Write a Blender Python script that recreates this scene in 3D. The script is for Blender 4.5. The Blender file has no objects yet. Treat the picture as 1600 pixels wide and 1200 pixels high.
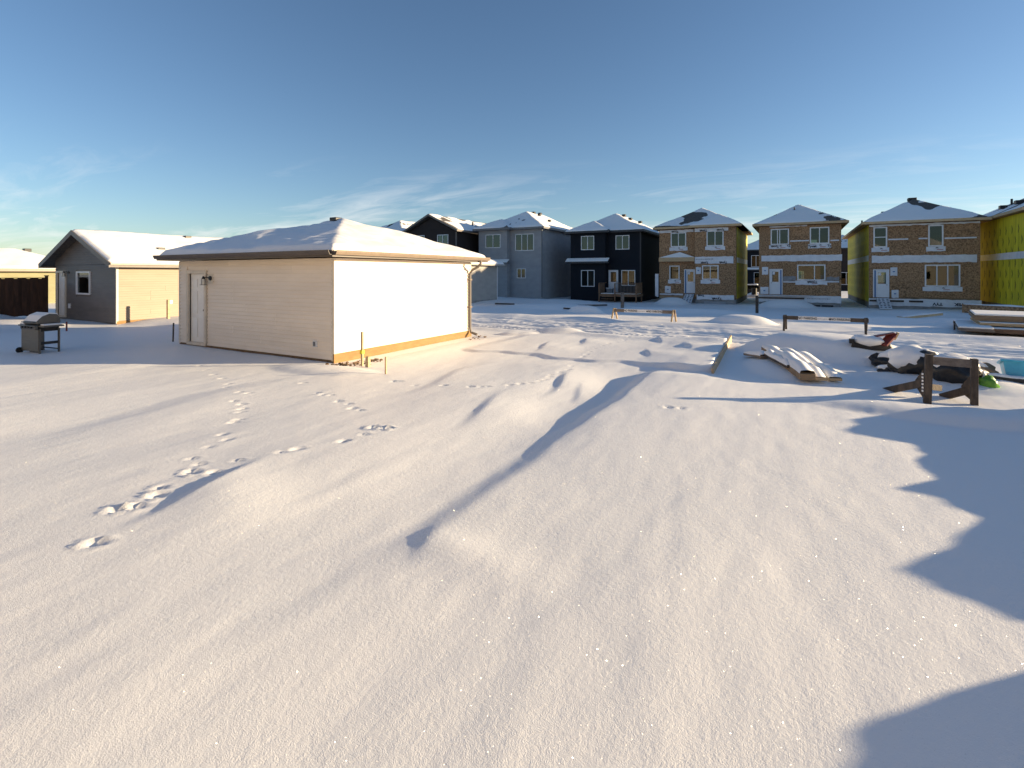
import bpy, bmesh, math, random
import numpy as np
from mathutils import Vector, Matrix
random.seed(7)
R = math.radians
scene = bpy.context.scene
col = scene.collection

# ------------------------------------------------------------------ camera
HEAD = 29.3                       # the lot grid's Y axis lies this far right of the view
EYE = 2.1
cam = bpy.data.cameras.new('camera')
cam_o = bpy.data.objects.new('camera', cam); col.objects.link(cam_o)
cam_o.location = (0, 0, EYE)
cam_o.rotation_euler = (R(90), 0, R(HEAD))
cam.sensor_width = 36; cam.lens = 36 * 790 / 1600
cam.shift_y = -172.5 / 1600
cam.clip_start = 0.05; cam.clip_end = 3000
scene.camera = cam_o

# ------------------------------------------------------------------ sky, sun, exposure
SUN_AZ = 31.0                     # from +X towards +Y
SUN_EL = 9.5
sx, sy = math.cos(R(SUN_AZ)), math.sin(R(SUN_AZ))
world = bpy.data.worlds.new('World'); scene.world = world; world.use_nodes = True
nt = world.node_tree; nt.nodes.clear()
N = nt.nodes.new; L = nt.links.new
out = N('ShaderNodeOutputWorld'); bg = N('ShaderNodeBackground'); bg.inputs[1].default_value = 0.076
sky = N('ShaderNodeTexSky'); sky.sky_type = 'NISHITA'; sky.sun_disc = False
sky.sun_elevation = R(SUN_EL); sky.sun_rotation = math.atan2(sx, sy)
sky.altitude = 600; sky.air_density = 1.0; sky.dust_density = 0.35; sky.ozone_density = 2.6
# thin cirrus: a flat layer high above, denser towards the horizon
tc = N('ShaderNodeTexCoord'); sep = N('ShaderNodeSeparateXYZ'); L(tc.outputs['Generated'], sep.inputs[0])
zz = N('ShaderNodeMath'); zz.operation = 'MAXIMUM'; L(sep.outputs[2], zz.inputs[0]); zz.inputs[1].default_value = 0.0
za = N('ShaderNodeMath'); za.operation = 'ADD'; L(zz.outputs[0], za.inputs[0]); za.inputs[1].default_value = 0.12
dv = N('ShaderNodeVectorMath'); dv.operation = 'DIVIDE'
cb = N('ShaderNodeCombineXYZ'); L(za.outputs[0], cb.inputs[0]); L(za.outputs[0], cb.inputs[1]); cb.inputs[2].default_value = 1
L(tc.outputs['Generated'], dv.inputs[0]); L(cb.outputs[0], dv.inputs[1])
mp = N('ShaderNodeMapping'); L(dv.outputs[0], mp.inputs[0])
mp.inputs['Rotation'].default_value = (0, 0, R(-38)); mp.inputs['Scale'].default_value = (0.55, 1.5, 0.0)
mp.inputs['Location'].default_value = (3.1, 1.2, 0)
n1 = N('ShaderNodeTexNoise'); L(mp.outputs[0], n1.inputs['Vector'])
n1.inputs['Scale'].default_value = 2.2; n1.inputs['Detail'].default_value = 9; n1.inputs['Roughness'].default_value = .62; n1.inputs['Distortion'].default_value = 1.1
n2 = N('ShaderNodeTexNoise'); L(mp.outputs[0], n2.inputs['Vector']); n2.inputs['Scale'].default_value = 0.75; n2.inputs['Detail'].default_value = 2
ml = N('ShaderNodeMath'); ml.operation = 'MULTIPLY'; L(n1.outputs[0], ml.inputs[0]); L(n2.outputs[0], ml.inputs[1])
cr = N('ShaderNodeMapRange'); L(ml.outputs[0], cr.inputs[0]); cr.inputs[1].default_value = .24; cr.inputs[2].default_value = .44
el = N('ShaderNodeMapRange'); L(zz.outputs[0], el.inputs[0]); el.inputs[1].default_value = .06; el.inputs[2].default_value = .22; el.inputs[3].default_value = 1; el.inputs[4].default_value = 0.0
m2 = N('ShaderNodeMath'); m2.operation = 'MULTIPLY'; L(cr.outputs[0], m2.inputs[0]); L(el.outputs[0], m2.inputs[1])
m3 = N('ShaderNodeMath'); m3.operation = 'MULTIPLY'; L(m2.outputs[0], m3.inputs[0]); m3.inputs[1].default_value = .6
mx = N('ShaderNodeMixRGB'); L(m3.outputs[0], mx.inputs[0]); tint = N('ShaderNodeMixRGB'); tint.blend_type = 'MULTIPLY'; tint.inputs[0].default_value = 1; tint.inputs[2].default_value = (.96, .95, .98, 1); L(sky.outputs[0], tint.inputs[1]); L(tint.outputs[0], mx.inputs[1]); mx.inputs[2].default_value = (6.0, 5.9, 5.8, 1)
L(mx.outputs[0], bg.inputs[0]); L(bg.outputs[0], out.inputs[0])

sun = bpy.data.lights.new('sun', 'SUN'); sun.energy = 5.0; sun.angle = R(0.55); sun.color = (1.0, 0.775, 0.49)
sun_o = bpy.data.objects.new('sun', sun); col.objects.link(sun_o)
SD = Vector((-sx * math.cos(R(SUN_EL)), -sy * math.cos(R(SUN_EL)), -math.sin(R(SUN_EL))))
sun_o.rotation_euler = SD.to_track_quat('-Z', 'Y').to_euler(); sun_o.location = (40, 24, 30)
vs = scene.view_settings; vs.view_transform = 'Standard'; vs.look = 'None'; vs.gamma = 1; vs.use_curve_mapping = False
vs.exposure = 1.27
scene.render.engine = 'CYCLES'

# ------------------------------------------------------------------ helpers
ORG = {}
def org_of(o): return ORG.get(o.name, Vector((0, 0, 0)))
def tag(o, label=None, cat=None, group=None, kind=None):
    if label: o['label'] = label
    if cat: o['category'] = cat
    if group: o['group'] = group
    if kind: o['kind'] = kind
    return o
def thing(name, label, cat, loc, group=None):
    o = bpy.data.objects.new(name, None); col.objects.link(o); o.location = loc; o.empty_display_size = .2
    ORG[o.name] = Vector(loc)
    return tag(o, label, cat, group)
class MB:
    def __init__(s): s.v = []; s.f = []
    def box(s, x0, x1, y0, y1, z0, z1):
        b = len(s.v)
        s.v += [(x0,y0,z0),(x1,y0,z0),(x1,y1,z0),(x0,y1,z0),(x0,y0,z1),(x1,y0,z1),(x1,y1,z1),(x0,y1,z1)]
        s.f += [tuple(b+i for i in q) for q in ((0,3,2,1),(4,5,6,7),(0,1,5,4),(1,2,6,5),(2,3,7,6),(3,0,4,7))]
        return s
    def obox(s, c, size, rot=Matrix.Identity(3)):
        b = len(s.v); hx, hy, hz = [q/2 for q in size]; c = Vector(c)
        for p in ((-hx,-hy,-hz),(hx,-hy,-hz),(hx,hy,-hz),(-hx,hy,-hz),(-hx,-hy,hz),(hx,-hy,hz),(hx,hy,hz),(-hx,hy,hz)):
            s.v.append(tuple(c + rot @ Vector(p)))
        s.f += [tuple(b+i for i in q) for q in ((0,3,2,1),(4,5,6,7),(0,1,5,4),(1,2,6,5),(2,3,7,6),(3,0,4,7))]
        return s
    def beam(s, p0, p1, w, h, up=(0,0,1)):
        p0 = Vector(p0); p1 = Vector(p1); d = (p1-p0); ln = d.length; d.normalize()
        side = d.cross(Vector(up)); side = side.normalized() if side.length > 1e-4 else Vector((1,0,0)); u = side.cross(d)
        rot = Matrix((d, side, u)).transposed()
        return s.obox((p0+p1)/2, (ln, w, h), rot)
    def poly(s, pts):
        b = len(s.v); s.v += [tuple(p) for p in pts]; s.f.append(tuple(range(b, b+len(pts)))); return s
    def prism(s, pts, off):
        b = len(s.v); n = len(pts); off = Vector(off)
        s.v += [tuple(p) for p in pts] + [tuple(Vector(p)+off) for p in pts]
        s.f.append(tuple(b+i for i in range(n))); s.f.append(tuple(b+n+i for i in reversed(range(n))))
        for i in range(n):
            j = (i+1) % n; s.f.append((b+i, b+n+i, b+n+j, b+j))
        return s
    def tube(s, pts, r, n=10, cap=True):
        pts = [Vector(p) for p in pts]; rings = []
        rr = r if isinstance(r, (list, tuple)) else [r]*len(pts)
        prev = None
        for i, p in enumerate(pts):
            d = (pts[min(i+1, len(pts)-1)] - pts[max(i-1, 0)]).normalized()
            a = prev if prev is not None else (Vector((0,0,1)) if abs(d.z) < .9 else Vector((1,0,0)))
            u = (a - d*a.dot(d)).normalized(); w = d.cross(u); prev = u
            b = len(s.v); rings.append(b)
            for k in range(n):
                t = 2*math.pi*k/n; s.v.append(tuple(p + (u*math.cos(t)+w*math.sin(t))*rr[i]))
        for a, b in zip(rings, rings[1:]):
            for k in range(n): s.f.append((a+k, a+(k+1)%n, b+(k+1)%n, b+k))
        if cap:
            s.f.append(tuple(rings[0]+k for k in reversed(range(n)))); s.f.append(tuple(rings[-1]+k for k in range(n)))
        return s
    def mesh(s, name, org=Vector((0,0,0)), smooth=False):
        m = bpy.data.meshes.new(name)
        m.from_pydata([(p[0]-org.x, p[1]-org.y, p[2]-org.z) for p in s.v], [], s.f)
        bm = bmesh.new(); bm.from_mesh(m); bmesh.ops.recalc_face_normals(bm, faces=bm.faces); bm.to_mesh(m); bm.free()
        if smooth:
            for p in m.polygons: p.use_smooth = True
        return m
def part(name, mb, mat, parent=None, smooth=False, bevel=0, closed=True):
    """one mesh object; parent may be a thing or a part of a thing"""
    org = org_of(parent) if parent else Vector((0,0,0))
    m = mb.mesh(name, org, smooth)
    o = bpy.data.objects.new(name, m); col.objects.link(o); m.materials.append(mat)
    if parent:
        o.parent = parent; ORG[o.name] = org
    if bevel:
        b = o.modifiers.new('bevel', 'BEVEL'); b.width = bevel; b.segments = 2; b.limit_method = 'ANGLE'
    return o
def solo(name, mb, mat, label, cat, base, group=None, smooth=False, bevel=0):
    base = Vector(base); m = mb.mesh(name, base, smooth)
    o = bpy.data.objects.new(name, m); o.location = base; col.objects.link(o); m.materials.append(mat)
    ORG[o.name] = base
    if bevel:
        b = o.modifiers.new('bevel', 'BEVEL'); b.width = bevel; b.segments = 2; b.limit_method = 'ANGLE'
    return tag(o, label, cat, group)
def inst(name, mesh, parent, loc, rot=None):
    o = bpy.data.objects.new(name, mesh); col.objects.link(o)
    o.parent = parent; o.location = Vector(loc) - org_of(parent)
    if rot is not None: o.rotation_euler = rot
    ORG[o.name] = org_of(parent)
    return o
def smallprint(width, h, parent, origin, xdir, ydir, mat):
    """print too small to read: a row of short uneven strokes"""
    rs_ = random.Random(int(width*997)); xd = Vector(xdir).normalized(); yd = Vector(ydir).normalized(); o3 = Vector(origin); b = MB(); u = -width/2
    while u < width/2-.02:
        w = h*rs_.uniform(.25, .8); k = rs_.uniform(.25, .5); p = o3+xd*u
        b.poly([p-yd*h*k, p+xd*w-yd*h*k, p+xd*w+yd*h*k*rs_.uniform(.3, 1), p+yd*h*k*rs_.uniform(.3, 1)]); u += w+h*rs_.uniform(.15, .5)
    return part('small_print', b, mat, parent)
def letters(text, size, parent, name, origin, xdir, ydir, mat, sx_=1.0):
    if not text: return smallprint(size*9*sx_, size*.5, parent, origin, xdir, ydir, mat)
    cu = bpy.data.curves.new('lettering', 'FONT'); cu.body = text; cu.size = size; cu.align_x = 'CENTER'; cu.align_y = 'CENTER'
    cu.resolution_u = 2; cu.offset = size*.035
    t = bpy.data.objects.new('tmp', cu); col.objects.link(t)
    dg = bpy.context.evaluated_depsgraph_get(); me = bpy.data.meshes.new_from_object(t.evaluated_get(dg))
    bpy.data.objects.remove(t)
    xd = Vector(xdir).normalized(); yd = Vector(ydir).normalized(); zd = xd.cross(yd)
    org = org_of(parent); o3 = Vector(origin)
    for v in me.vertices:
        p = o3 + xd*(v.co.x*sx_) + yd*v.co.y + zd*0
        v.co = p - org
    me.materials.clear(); me.materials.append(mat)
    o = bpy.data.objects.new(name, me); col.objects.link(o); o.parent = parent; ORG[o.name] = org
    return o

# ------------------------------------------------------------------ noise for shapes
_rs = np.random.RandomState(11); _T = _rs.rand(256, 256)
def vnoise(x, y):
    xi = np.floor(x).astype(int); yi = np.floor(y).astype(int); fx = x-xi; fy = y-yi
    fx = fx*fx*fx*(fx*(fx*6-15)+10); fy = fy*fy*fy*(fy*(fy*6-15)+10)
    a = _T[xi & 255, yi & 255]; b = _T[(xi+1) & 255, yi & 255]; c = _T[xi & 255, (yi+1) & 255]; d = _T[(xi+1) & 255, (yi+1) & 255]
    return (a*(1-fx)+b*fx)*(1-fy) + (c*(1-fx)+d*fx)*fy
def fbm(x, y, o=4, g=.5):
    s = 0; a = 1; t = 0
    for i in range(o):
        s = s + a*(vnoise(x+17.3*i, y-9.1*i)-.5); t += a; a *= g; x = x*2.03; y = y*2.03
    return s/t
def sstep(a, b, x):
    t = np.clip((x-a)/(b-a), 0, 1); return t*t*(3-2*t)

# ------------------------------------------------------------------ materials
def newmat(name):
    m = bpy.data.materials.new(name); m.use_nodes = True; nt = m.node_tree
    return m, nt, nt.nodes['Principled BSDF']
def mk(name, c, rough=.7, c2=None, scale=6, stretch=(1,1,1), lo=.35, hi=.65, detail=5, bump=0, bscale=None, bdist=.01, metal=0, spec=.4, rnd=0, coord='Object'):
    m, nt, b = newmat(name); N = nt.nodes.new; L = nt.links.new
    b.inputs['Roughness'].default_value = rough; b.inputs['Metallic'].default_value = metal
    b.inputs['Specular IOR Level'].default_value = spec
    tc = N('ShaderNodeTexCoord'); mp = N('ShaderNodeMapping'); mp.inputs['Scale'].default_value = stretch; L(tc.outputs[coord], mp.inputs[0])
    oi = N('ShaderNodeObjectInfo')
    ad = N('ShaderNodeVectorMath'); ad.operation = 'ADD'; L(mp.outputs[0], ad.inputs[0])
    sc = N('ShaderNodeMath'); sc.operation = 'MULTIPLY'; sc.inputs[1].default_value = 31; L(oi.outputs['Random'], sc.inputs[0]); L(sc.outputs[0], ad.inputs[1])
    n = N('ShaderNodeTexNoise'); L(ad.outputs[0], n.inputs['Vector']); n.inputs['Scale'].default_value = scale; n.inputs['Detail'].default_value = detail; n.inputs['Roughness'].default_value = .6
    cur = None
    if c2 is None: c2 = tuple(q*.86 for q in c)
    mr = N('ShaderNodeMapRange'); L(n.outputs[0], mr.inputs[0]); mr.inputs[1].default_value = lo; mr.inputs[2].default_value = hi
    mx = N('ShaderNodeMixRGB'); L(mr.outputs[0], mx.inputs[0]); mx.inputs[1].default_value = (*c, 1); mx.inputs[2].default_value = (*c2, 1)
    cur = mx.outputs[0]
    if rnd:
        r2 = N('ShaderNodeMapRange'); L(oi.outputs['Random'], r2.inputs[0]); r2.inputs[3].default_value = 1-rnd; r2.inputs[4].default_value = 1+rnd*.6
        hs = N('ShaderNodeHueSaturation'); L(r2.outputs[0], hs.inputs['Value']); L(cur, hs.inputs['Color']); cur = hs.outputs[0]
    L(cur, b.inputs['Base Color'])
    if bump:
        n3 = N('ShaderNodeTexNoise'); L(ad.outputs[0], n3.inputs['Vector']); n3.inputs['Scale'].default_value = bscale or scale*3; n3.inputs['Detail'].default_value = 4
        bp = N('ShaderNodeBump'); bp.inputs['Strength'].default_value = bump; bp.inputs['Distance'].default_value = bdist
        L(n3.outputs[0], bp.inputs['Height']); L(bp.outputs[0], b.inputs['Normal'])
    return m
def lapmat(name, c, course=.1, c2=None):
    """far lap siding: course lines too fine to build"""
    m = mk(name, c, .8, c2, scale=1.3, stretch=(1, 1, 2.0), spec=.15); nt = m.node_tree; N = nt.nodes.new; L = nt.links.new; b = nt.nodes['Principled BSDF']
    tc = N('ShaderNodeTexCoord'); sp = N('ShaderNodeSeparateXYZ'); L(tc.outputs['Object'], sp.inputs[0])
    d = N('ShaderNodeMath'); d.operation = 'DIVIDE'; L(sp.outputs[2], d.inputs[0]); d.inputs[1].default_value = course
    fr = N('ShaderNodeMath'); fr.operation = 'FRACT'; L(d.outputs[0], fr.inputs[0])
    iv = N('ShaderNodeMath'); iv.operation = 'SUBTRACT'; iv.inputs[0].default_value = 1; L(fr.outputs[0], iv.inputs[1])
    bp = N('ShaderNodeBump'); bp.inputs['Strength'].default_value = 1; bp.inputs['Distance'].default_value = .015
    L(iv.outputs[0], bp.inputs['Height']); L(bp.outputs[0], b.inputs['Normal'])
    return m
def snowmat(name, bump=.35, grain=160, c=(.86, .855, .845), big=True):
    m, nt, b = newmat(name); N = nt.nodes.new; L = nt.links.new
    b.inputs['Base Color'].default_value = (*c, 1); b.inputs['Roughness'].default_value = .55; b.inputs['Specular IOR Level'].default_value = .25
    tc = N('ShaderNodeTexCoord')
    n = N('ShaderNodeTexNoise'); L(tc.outputs['Object'], n.inputs['Vector']); n.inputs['Scale'].default_value = grain; n.inputs['Detail'].default_value = 3
    n2 = N('ShaderNodeTexNoise'); L(tc.outputs['Object'], n2.inputs['Vector']); n2.inputs['Scale'].default_value = 26; n2.inputs['Detail'].default_value = 6; n2.inputs['Roughness'].default_value = .7
    b1 = N('ShaderNodeBump'); b1.inputs['Strength'].default_value = bump; b1.inputs['Distance'].default_value = .004; L(n.outputs[0], b1.inputs['Height'])
    b2 = N('ShaderNodeBump'); b2.inputs['Strength'].default_value = bump; b2.inputs['Distance'].default_value = .008; L(n2.outputs[0], b2.inputs['Height']); L(b1.outputs[0], b2.inputs['Normal'])
    L(b2.outputs[0], b.inputs['Normal'])
    # wind crust: faint streaks along the wind
    mp = N('ShaderNodeMapping'); mp.inputs['Scale'].default_value = (7.0, 2.2, 4.0); mp.inputs['Rotation'].default_value = (0, 0, R(6)); L(tc.outputs['Object'], mp.inputs[0])
    n4 = N('ShaderNodeTexNoise'); L(mp.outputs[0], n4.inputs['Vector']); n4.inputs['Scale'].default_value = 1.0; n4.inputs['Detail'].default_value = 5; n4.inputs['Roughness'].default_value = .6
    b3 = N('ShaderNodeBump'); b3.inputs['Strength'].default_value = .10; b3.inputs['Distance'].default_value = .018; L(n4.outputs[0], b3.inputs['Height']); L(b2.outputs[0], b3.inputs['Normal']); L(b3.outputs[0], b.inputs['Normal'])
    # loose crystals: a few flat facets, each turned its own way, catch the sun
    v = N('ShaderNodeTexVoronoi'); L(tc.outputs['Object'], v.inputs['Vector']); v.inputs['Scale'].default_value = 270
    sp = N('ShaderNodeSeparateColor'); L(v.outputs['Color'], sp.inputs[0])
    gt = N('ShaderNodeMath'); gt.operation = 'GREATER_THAN'; L(sp.outputs[0], gt.inputs[0]); gt.inputs[1].default_value = .992
    va = N('ShaderNodeVectorMath'); va.operation = 'MULTIPLY_ADD'; L(v.outputs['Color'], va.inputs[0]); va.inputs[1].default_value = (2, 2, 1.2); va.inputs[2].default_value = (-1, -1, .2)
    vn = N('ShaderNodeVectorMath'); vn.operation = 'NORMALIZE'; L(va.outputs[0], vn.inputs[0])
    gl = N('ShaderNodeBsdfGlossy'); gl.inputs['Roughness'].default_value = .22; gl.inputs['Color'].default_value = (.9, .9, .9, 1); L(vn.outputs[0], gl.inputs['Normal'])
    ms = N('ShaderNodeMixShader'); k = N('ShaderNodeMath'); k.operation = 'MULTIPLY'; L(gt.outputs[0], k.inputs[0]); k.inputs[1].default_value = .12
    L(k.outputs[0], ms.inputs[0]); L(b.outputs[0], ms.inputs[1]); L(gl.outputs[0], ms.inputs[2]); L(ms.outputs[0], nt.nodes['Material Output'].inputs[0])
    return m
M = {}
M['snow'] = snowmat('snow', .5)
M['roof_snow'] = snowmat('roof_snow', .3, 60)
M['cream'] = mk('cream_siding', (.80, .71, .60), .5, (.74, .65, .54), scale=.9, stretch=(1,1,3), bump=.05, bscale=30, rnd=.04)
M['cream_trim'] = mk('cream_trim', (.68, .60, .49), .5)
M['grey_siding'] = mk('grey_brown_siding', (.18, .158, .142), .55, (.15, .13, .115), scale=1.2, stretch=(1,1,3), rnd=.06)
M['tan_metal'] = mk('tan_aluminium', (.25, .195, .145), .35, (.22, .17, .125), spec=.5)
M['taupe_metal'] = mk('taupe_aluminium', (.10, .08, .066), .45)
M['shingle'] = mk('shingle', (.07, .065, .062), .9, (.13, .115, .10), scale=9, bump=.6, bscale=25, bdist=.01)
M['brown_shingle'] = mk('brown_shingle', (.16, .115, .08), .9, (.10, .075, .055), scale=9, bump=.6, bscale=25)
M['door_white'] = mk('door_paint', (.84, .82, .78), .5, (.78, .75, .70), scale=3)
M['white'] = mk('white_vinyl', (.72, .73, .75), .4, (.66, .67, .69), scale=2)
M['black'] = mk('black_metal', (.015, .015, .017), .45)
M['iron'] = mk('dark_iron', (.03, .03, .032), .6)
M['ply'] = mk('preserved_plywood', (.31, .18, .07), .8, (.24, .14, .052), scale=4, stretch=(1, 1, 4), bump=.2, bscale=30)
M['lumber'] = mk('pale_lumber', (.55, .41, .25), .8, (.45, .32, .18), scale=3, stretch=(2, 2, 8), bump=.15, bscale=30, rnd=.1)
M['old_wood'] = mk('weathered_wood', (.10, .078, .062), .85, (.05, .04, .034), scale=5, stretch=(3, 3, 1), bump=.5, bscale=30)
M['grey_wood'] = mk('grey_board', (.22, .18, .15), .85, (.13, .105, .09), scale=5, stretch=(1, 3, 3), bump=.4, bscale=30)
M['fence'] = mk('fence_board', (.085, .04, .022), .8, (.045, .022, .013), scale=3, stretch=(2, 2, .6), rnd=.25, bump=.3)
M['deck_wood'] = mk('deck_wood', (.26, .15, .085), .8, (.18, .10, .06), scale=4, rnd=.12)
M['osb'] = mk('oriented_strand_board', (.45, .27, .145), .85, (.17, .10, .052), scale=11, lo=.38, hi=.62, detail=6, rnd=.12, bump=.2, bscale=40, bdist=.004)
M['osb_edge'] = mk('rim_board', (.42, .28, .16), .85, (.33, .21, .12), scale=3)
M['wrap'] = mk('house_wrap', (.70, .72, .76), .5, (.60, .62, .66), scale=3, bump=.35, bscale=5, bdist=.03)
M['torn_wrap'] = mk('torn_grey_wrap', (.28, .28, .29), .7, (.20, .19, .19), scale=4)
M['yellow'] = mk('yellow_membrane', (.74, .63, .03), .6, (.48, .41, .02), scale=1.6, stretch=(2, 2, .25), bump=.25, bscale=4, bdist=.02)
M['yellow_ink'] = mk('membrane_print', (.07, .07, .02), .7)
M['ink'] = mk('black_print', (.02, .022, .03), .6)
M['red_ink'] = mk('red_print', (.35, .03, .03), .6)
M['blue_tape'] = mk('blue_flashing', (.06, .16, .36), .5)
M['concrete'] = mk('concrete', (.30, .29, .28), .9, (.22, .215, .21), scale=3, bump=.3, bscale=20)
M['navy'] = lapmat('navy_siding', (.014, .017, .024))
M['darkbrown'] = lapmat('dark_brown_siding', (.040, .033, .032))
M['bluegrey'] = lapmat('blue_grey_siding', (.34, .35, .37))
M['lightsiding'] = lapmat('light_siding', (.42, .40, .37))
M['farcream'] = lapmat('far_cream_siding', (.52, .46, .39))
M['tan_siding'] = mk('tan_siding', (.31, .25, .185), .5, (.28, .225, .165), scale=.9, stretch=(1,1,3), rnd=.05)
M['olive_siding'] = lapmat('olive_cream_siding', (.30, .285, .17))
M['fascia_dark'] = mk('dark_fascia', (.035, .038, .045), .5)
M['fascia_grey'] = mk('grey_fascia', (.16, .165, .175), .5)
M['fascia_brown'] = mk('brown_grey_fascia', (.16, .14, .125), .5)
M['stud'] = mk('interior_studs', (.24, .16, .09), .9, (.15, .10, .06), scale=3)
M['drywall'] = mk('interior_wall', (.20, .19, .17), .9)
M['steel'] = mk('brushed_steel', (.17, .16, .145), .42, (.13, .122, .11), scale=8, stretch=(1, 1, 12), metal=.75)
M['grillblack'] = mk('black_enamel', (.02, .02, .02), .35)
M['rubber'] = mk('rubber', (.015, .015, .015), .8)
M['redp'] = mk('red_plastic', (.17, .028, .022), .45)
M['greenp'] = mk('green_plastic', (.16, .38, .04), .4, (.07, .22, .03), scale=8)
M['bag'] = mk('black_bag', (.018, .017, .017), .4, bump=.6, bscale=14, bdist=.02)
M['carton'] = mk('brown_cardboard', (.30, .21, .13), .85, (.22, .15, .09), scale=5)
M['bluetote'] = mk('blue_plastic', (.06, .44, .66), .3, (.04, .34, .55), scale=5)
M['carpaint'] = mk('dark_car_paint', (.02, .02, .024), .25)
M['container'] = mk('container_paint', (.10, .14, .20), .6)
M['earth'] = mk('frozen_earth', (.20, .13, .075), .95, (.12, .08, .05), scale=12, bump=.6)
M['porcelain'] = mk('lamp_glass', (.65, .62, .55), .25)
def glassmat():
    m, nt, b = newmat('window_glass'); N = nt.nodes.new; L = nt.links.new
    nt.nodes.remove(b); o = nt.nodes['Material Output']
    t = N('ShaderNodeBsdfTransparent'); t.inputs[0].default_value = (.27, .33, .31, 1)
    g = N('ShaderNodeBsdfGlossy'); g.inputs['Roughness'].default_value = .02; g.inputs[0].default_value = (.9, .95, .95, 1)
    f = N('ShaderNodeFresnel'); f.inputs[0].default_value = 1.62
    s = N('ShaderNodeMixShader'); L(f.outputs[0], s.inputs[0]); L(t.outputs[0], s.inputs[1]); L(g.outputs[0], s.inputs[2]); L(s.outputs[0], o.inputs[0])
    return m
M['glass'] = glassmat()
M['sign'] = mk('sign_white', (.82, .80, .78), .5)

# ------------------------------------------------------------------ the snow-covered ground
FOOT = [(-12.38,6.69),(-11.83,6.53),(-11.24,6.34),(-10.56,6.15),(-10.0,5.95),(-9.43,5.74),(-9.2,5.56),(-8.53,5.36),(-8.29,5.38),(-7.96,5.02),(-7.73,4.96),(-7.46,4.77),(-7.35,4.62),(-6.99,4.44),(-6.94,4.29),(-6.49,3.86),(-6.23,3.72),(-6.12,3.55),(-5.94,3.24),(-5.69,3.16),
 (-8.21,6.42),(-7.3,6.1),(-7.11,6.05),(-6.93,5.99),(-6.52,5.83),(-6.25,5.79),(-5.98,5.6),(-5.82,5.6),
 (-4.83,4.74),(-4.87,4.51),(-4.9,4.44),(-5.06,4.04),(-5.1,3.94),(-5.18,3.83),(-5.36,3.41),
 (-6.79,7.41),(-6.71,7.52),(-6.23,7.41),(-5.71,7.51),(-5.63,7.5),(-5.11,7.67),(-5.0,7.68),(-4.9,7.79),(-4.57,8.15),(-4.47,8.33),(-4.40,8.53),(-4.33,8.73),(-4.3,8.94),(-4.31,9.2),(-4.32,9.43),(-4.34,9.8),(-4.3,10.06),(-4.35,10.54),(-4.61,11.77),(-4.66,12.19),(-4.73,12.63),(-4.8,13.22),(-4.81,13.77),(-4.77,14.23),(-4.65,14.76),(-4.66,15.42),(-4.62,15.97),
 (-1.63,7.83),(-1.49,7.87)]
BIGFOOT = [(-5.47,2.98),(-5.29,3.08),(-5.34,2.59),(-5.24,2.49),(-5.12,2.27),(-5.21,2.21),(-4.66,1.83),(-4.84,5.1),(-4.91,5.03),(-4.78,5.05)]
MOUND = [  # x, y, rx, ry, height, turn
 (.65, 15.2, 2.3, 1.5, .60, 0), (2.4, 9.75, 2.4, .6, .14, 8), (-2.0, 23.6, 1.5, .9, .38, 10), (-10.2, 26.5, 1.2, .9, .45, 0),
 (-9.3, 44.6, 1.7, 1.2, .62, 0), (-.6, 44.6, 2.4, 1.2, .62, 0), (-18, 40, 5, 4, .35, 0), (-24.5, 36.5, 5, 7, .35, 0), (7.5, 41, 4, 3, .25, 0),
 (3.5, 27.5, 3.5, 1.0, .25, 5), (-6, 31, 5, 2, .25, -5), (-14, 30, 4, 2.5, .3, 0), (8, 27, 4, 1.5, .3, 0),
  (-28.5, 8.2, 3.5, 1.5, .22, 0), (-31, 7.6, 2.0, 1.6, .3, 0), (-20.5, 11.8, 2.5, 2.2, .12, 0), (-23.6, 12.6, 2.6, 2.6, .22, 0), (-9.0, 7.6, 1.5, .6, .07, 10),
 (-.1, 12.6, 1.0, 1.8, .14, 12), (2.6, 12.6, 1.5, 1.0, .16, 0), (-7.2, 16.2, 1.1, .7, .12, 30), (-8.3, 15.2, .8, .5, .10, 30), (-3.8, 66, 1.6, 1.2, .5, 0)]
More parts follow.
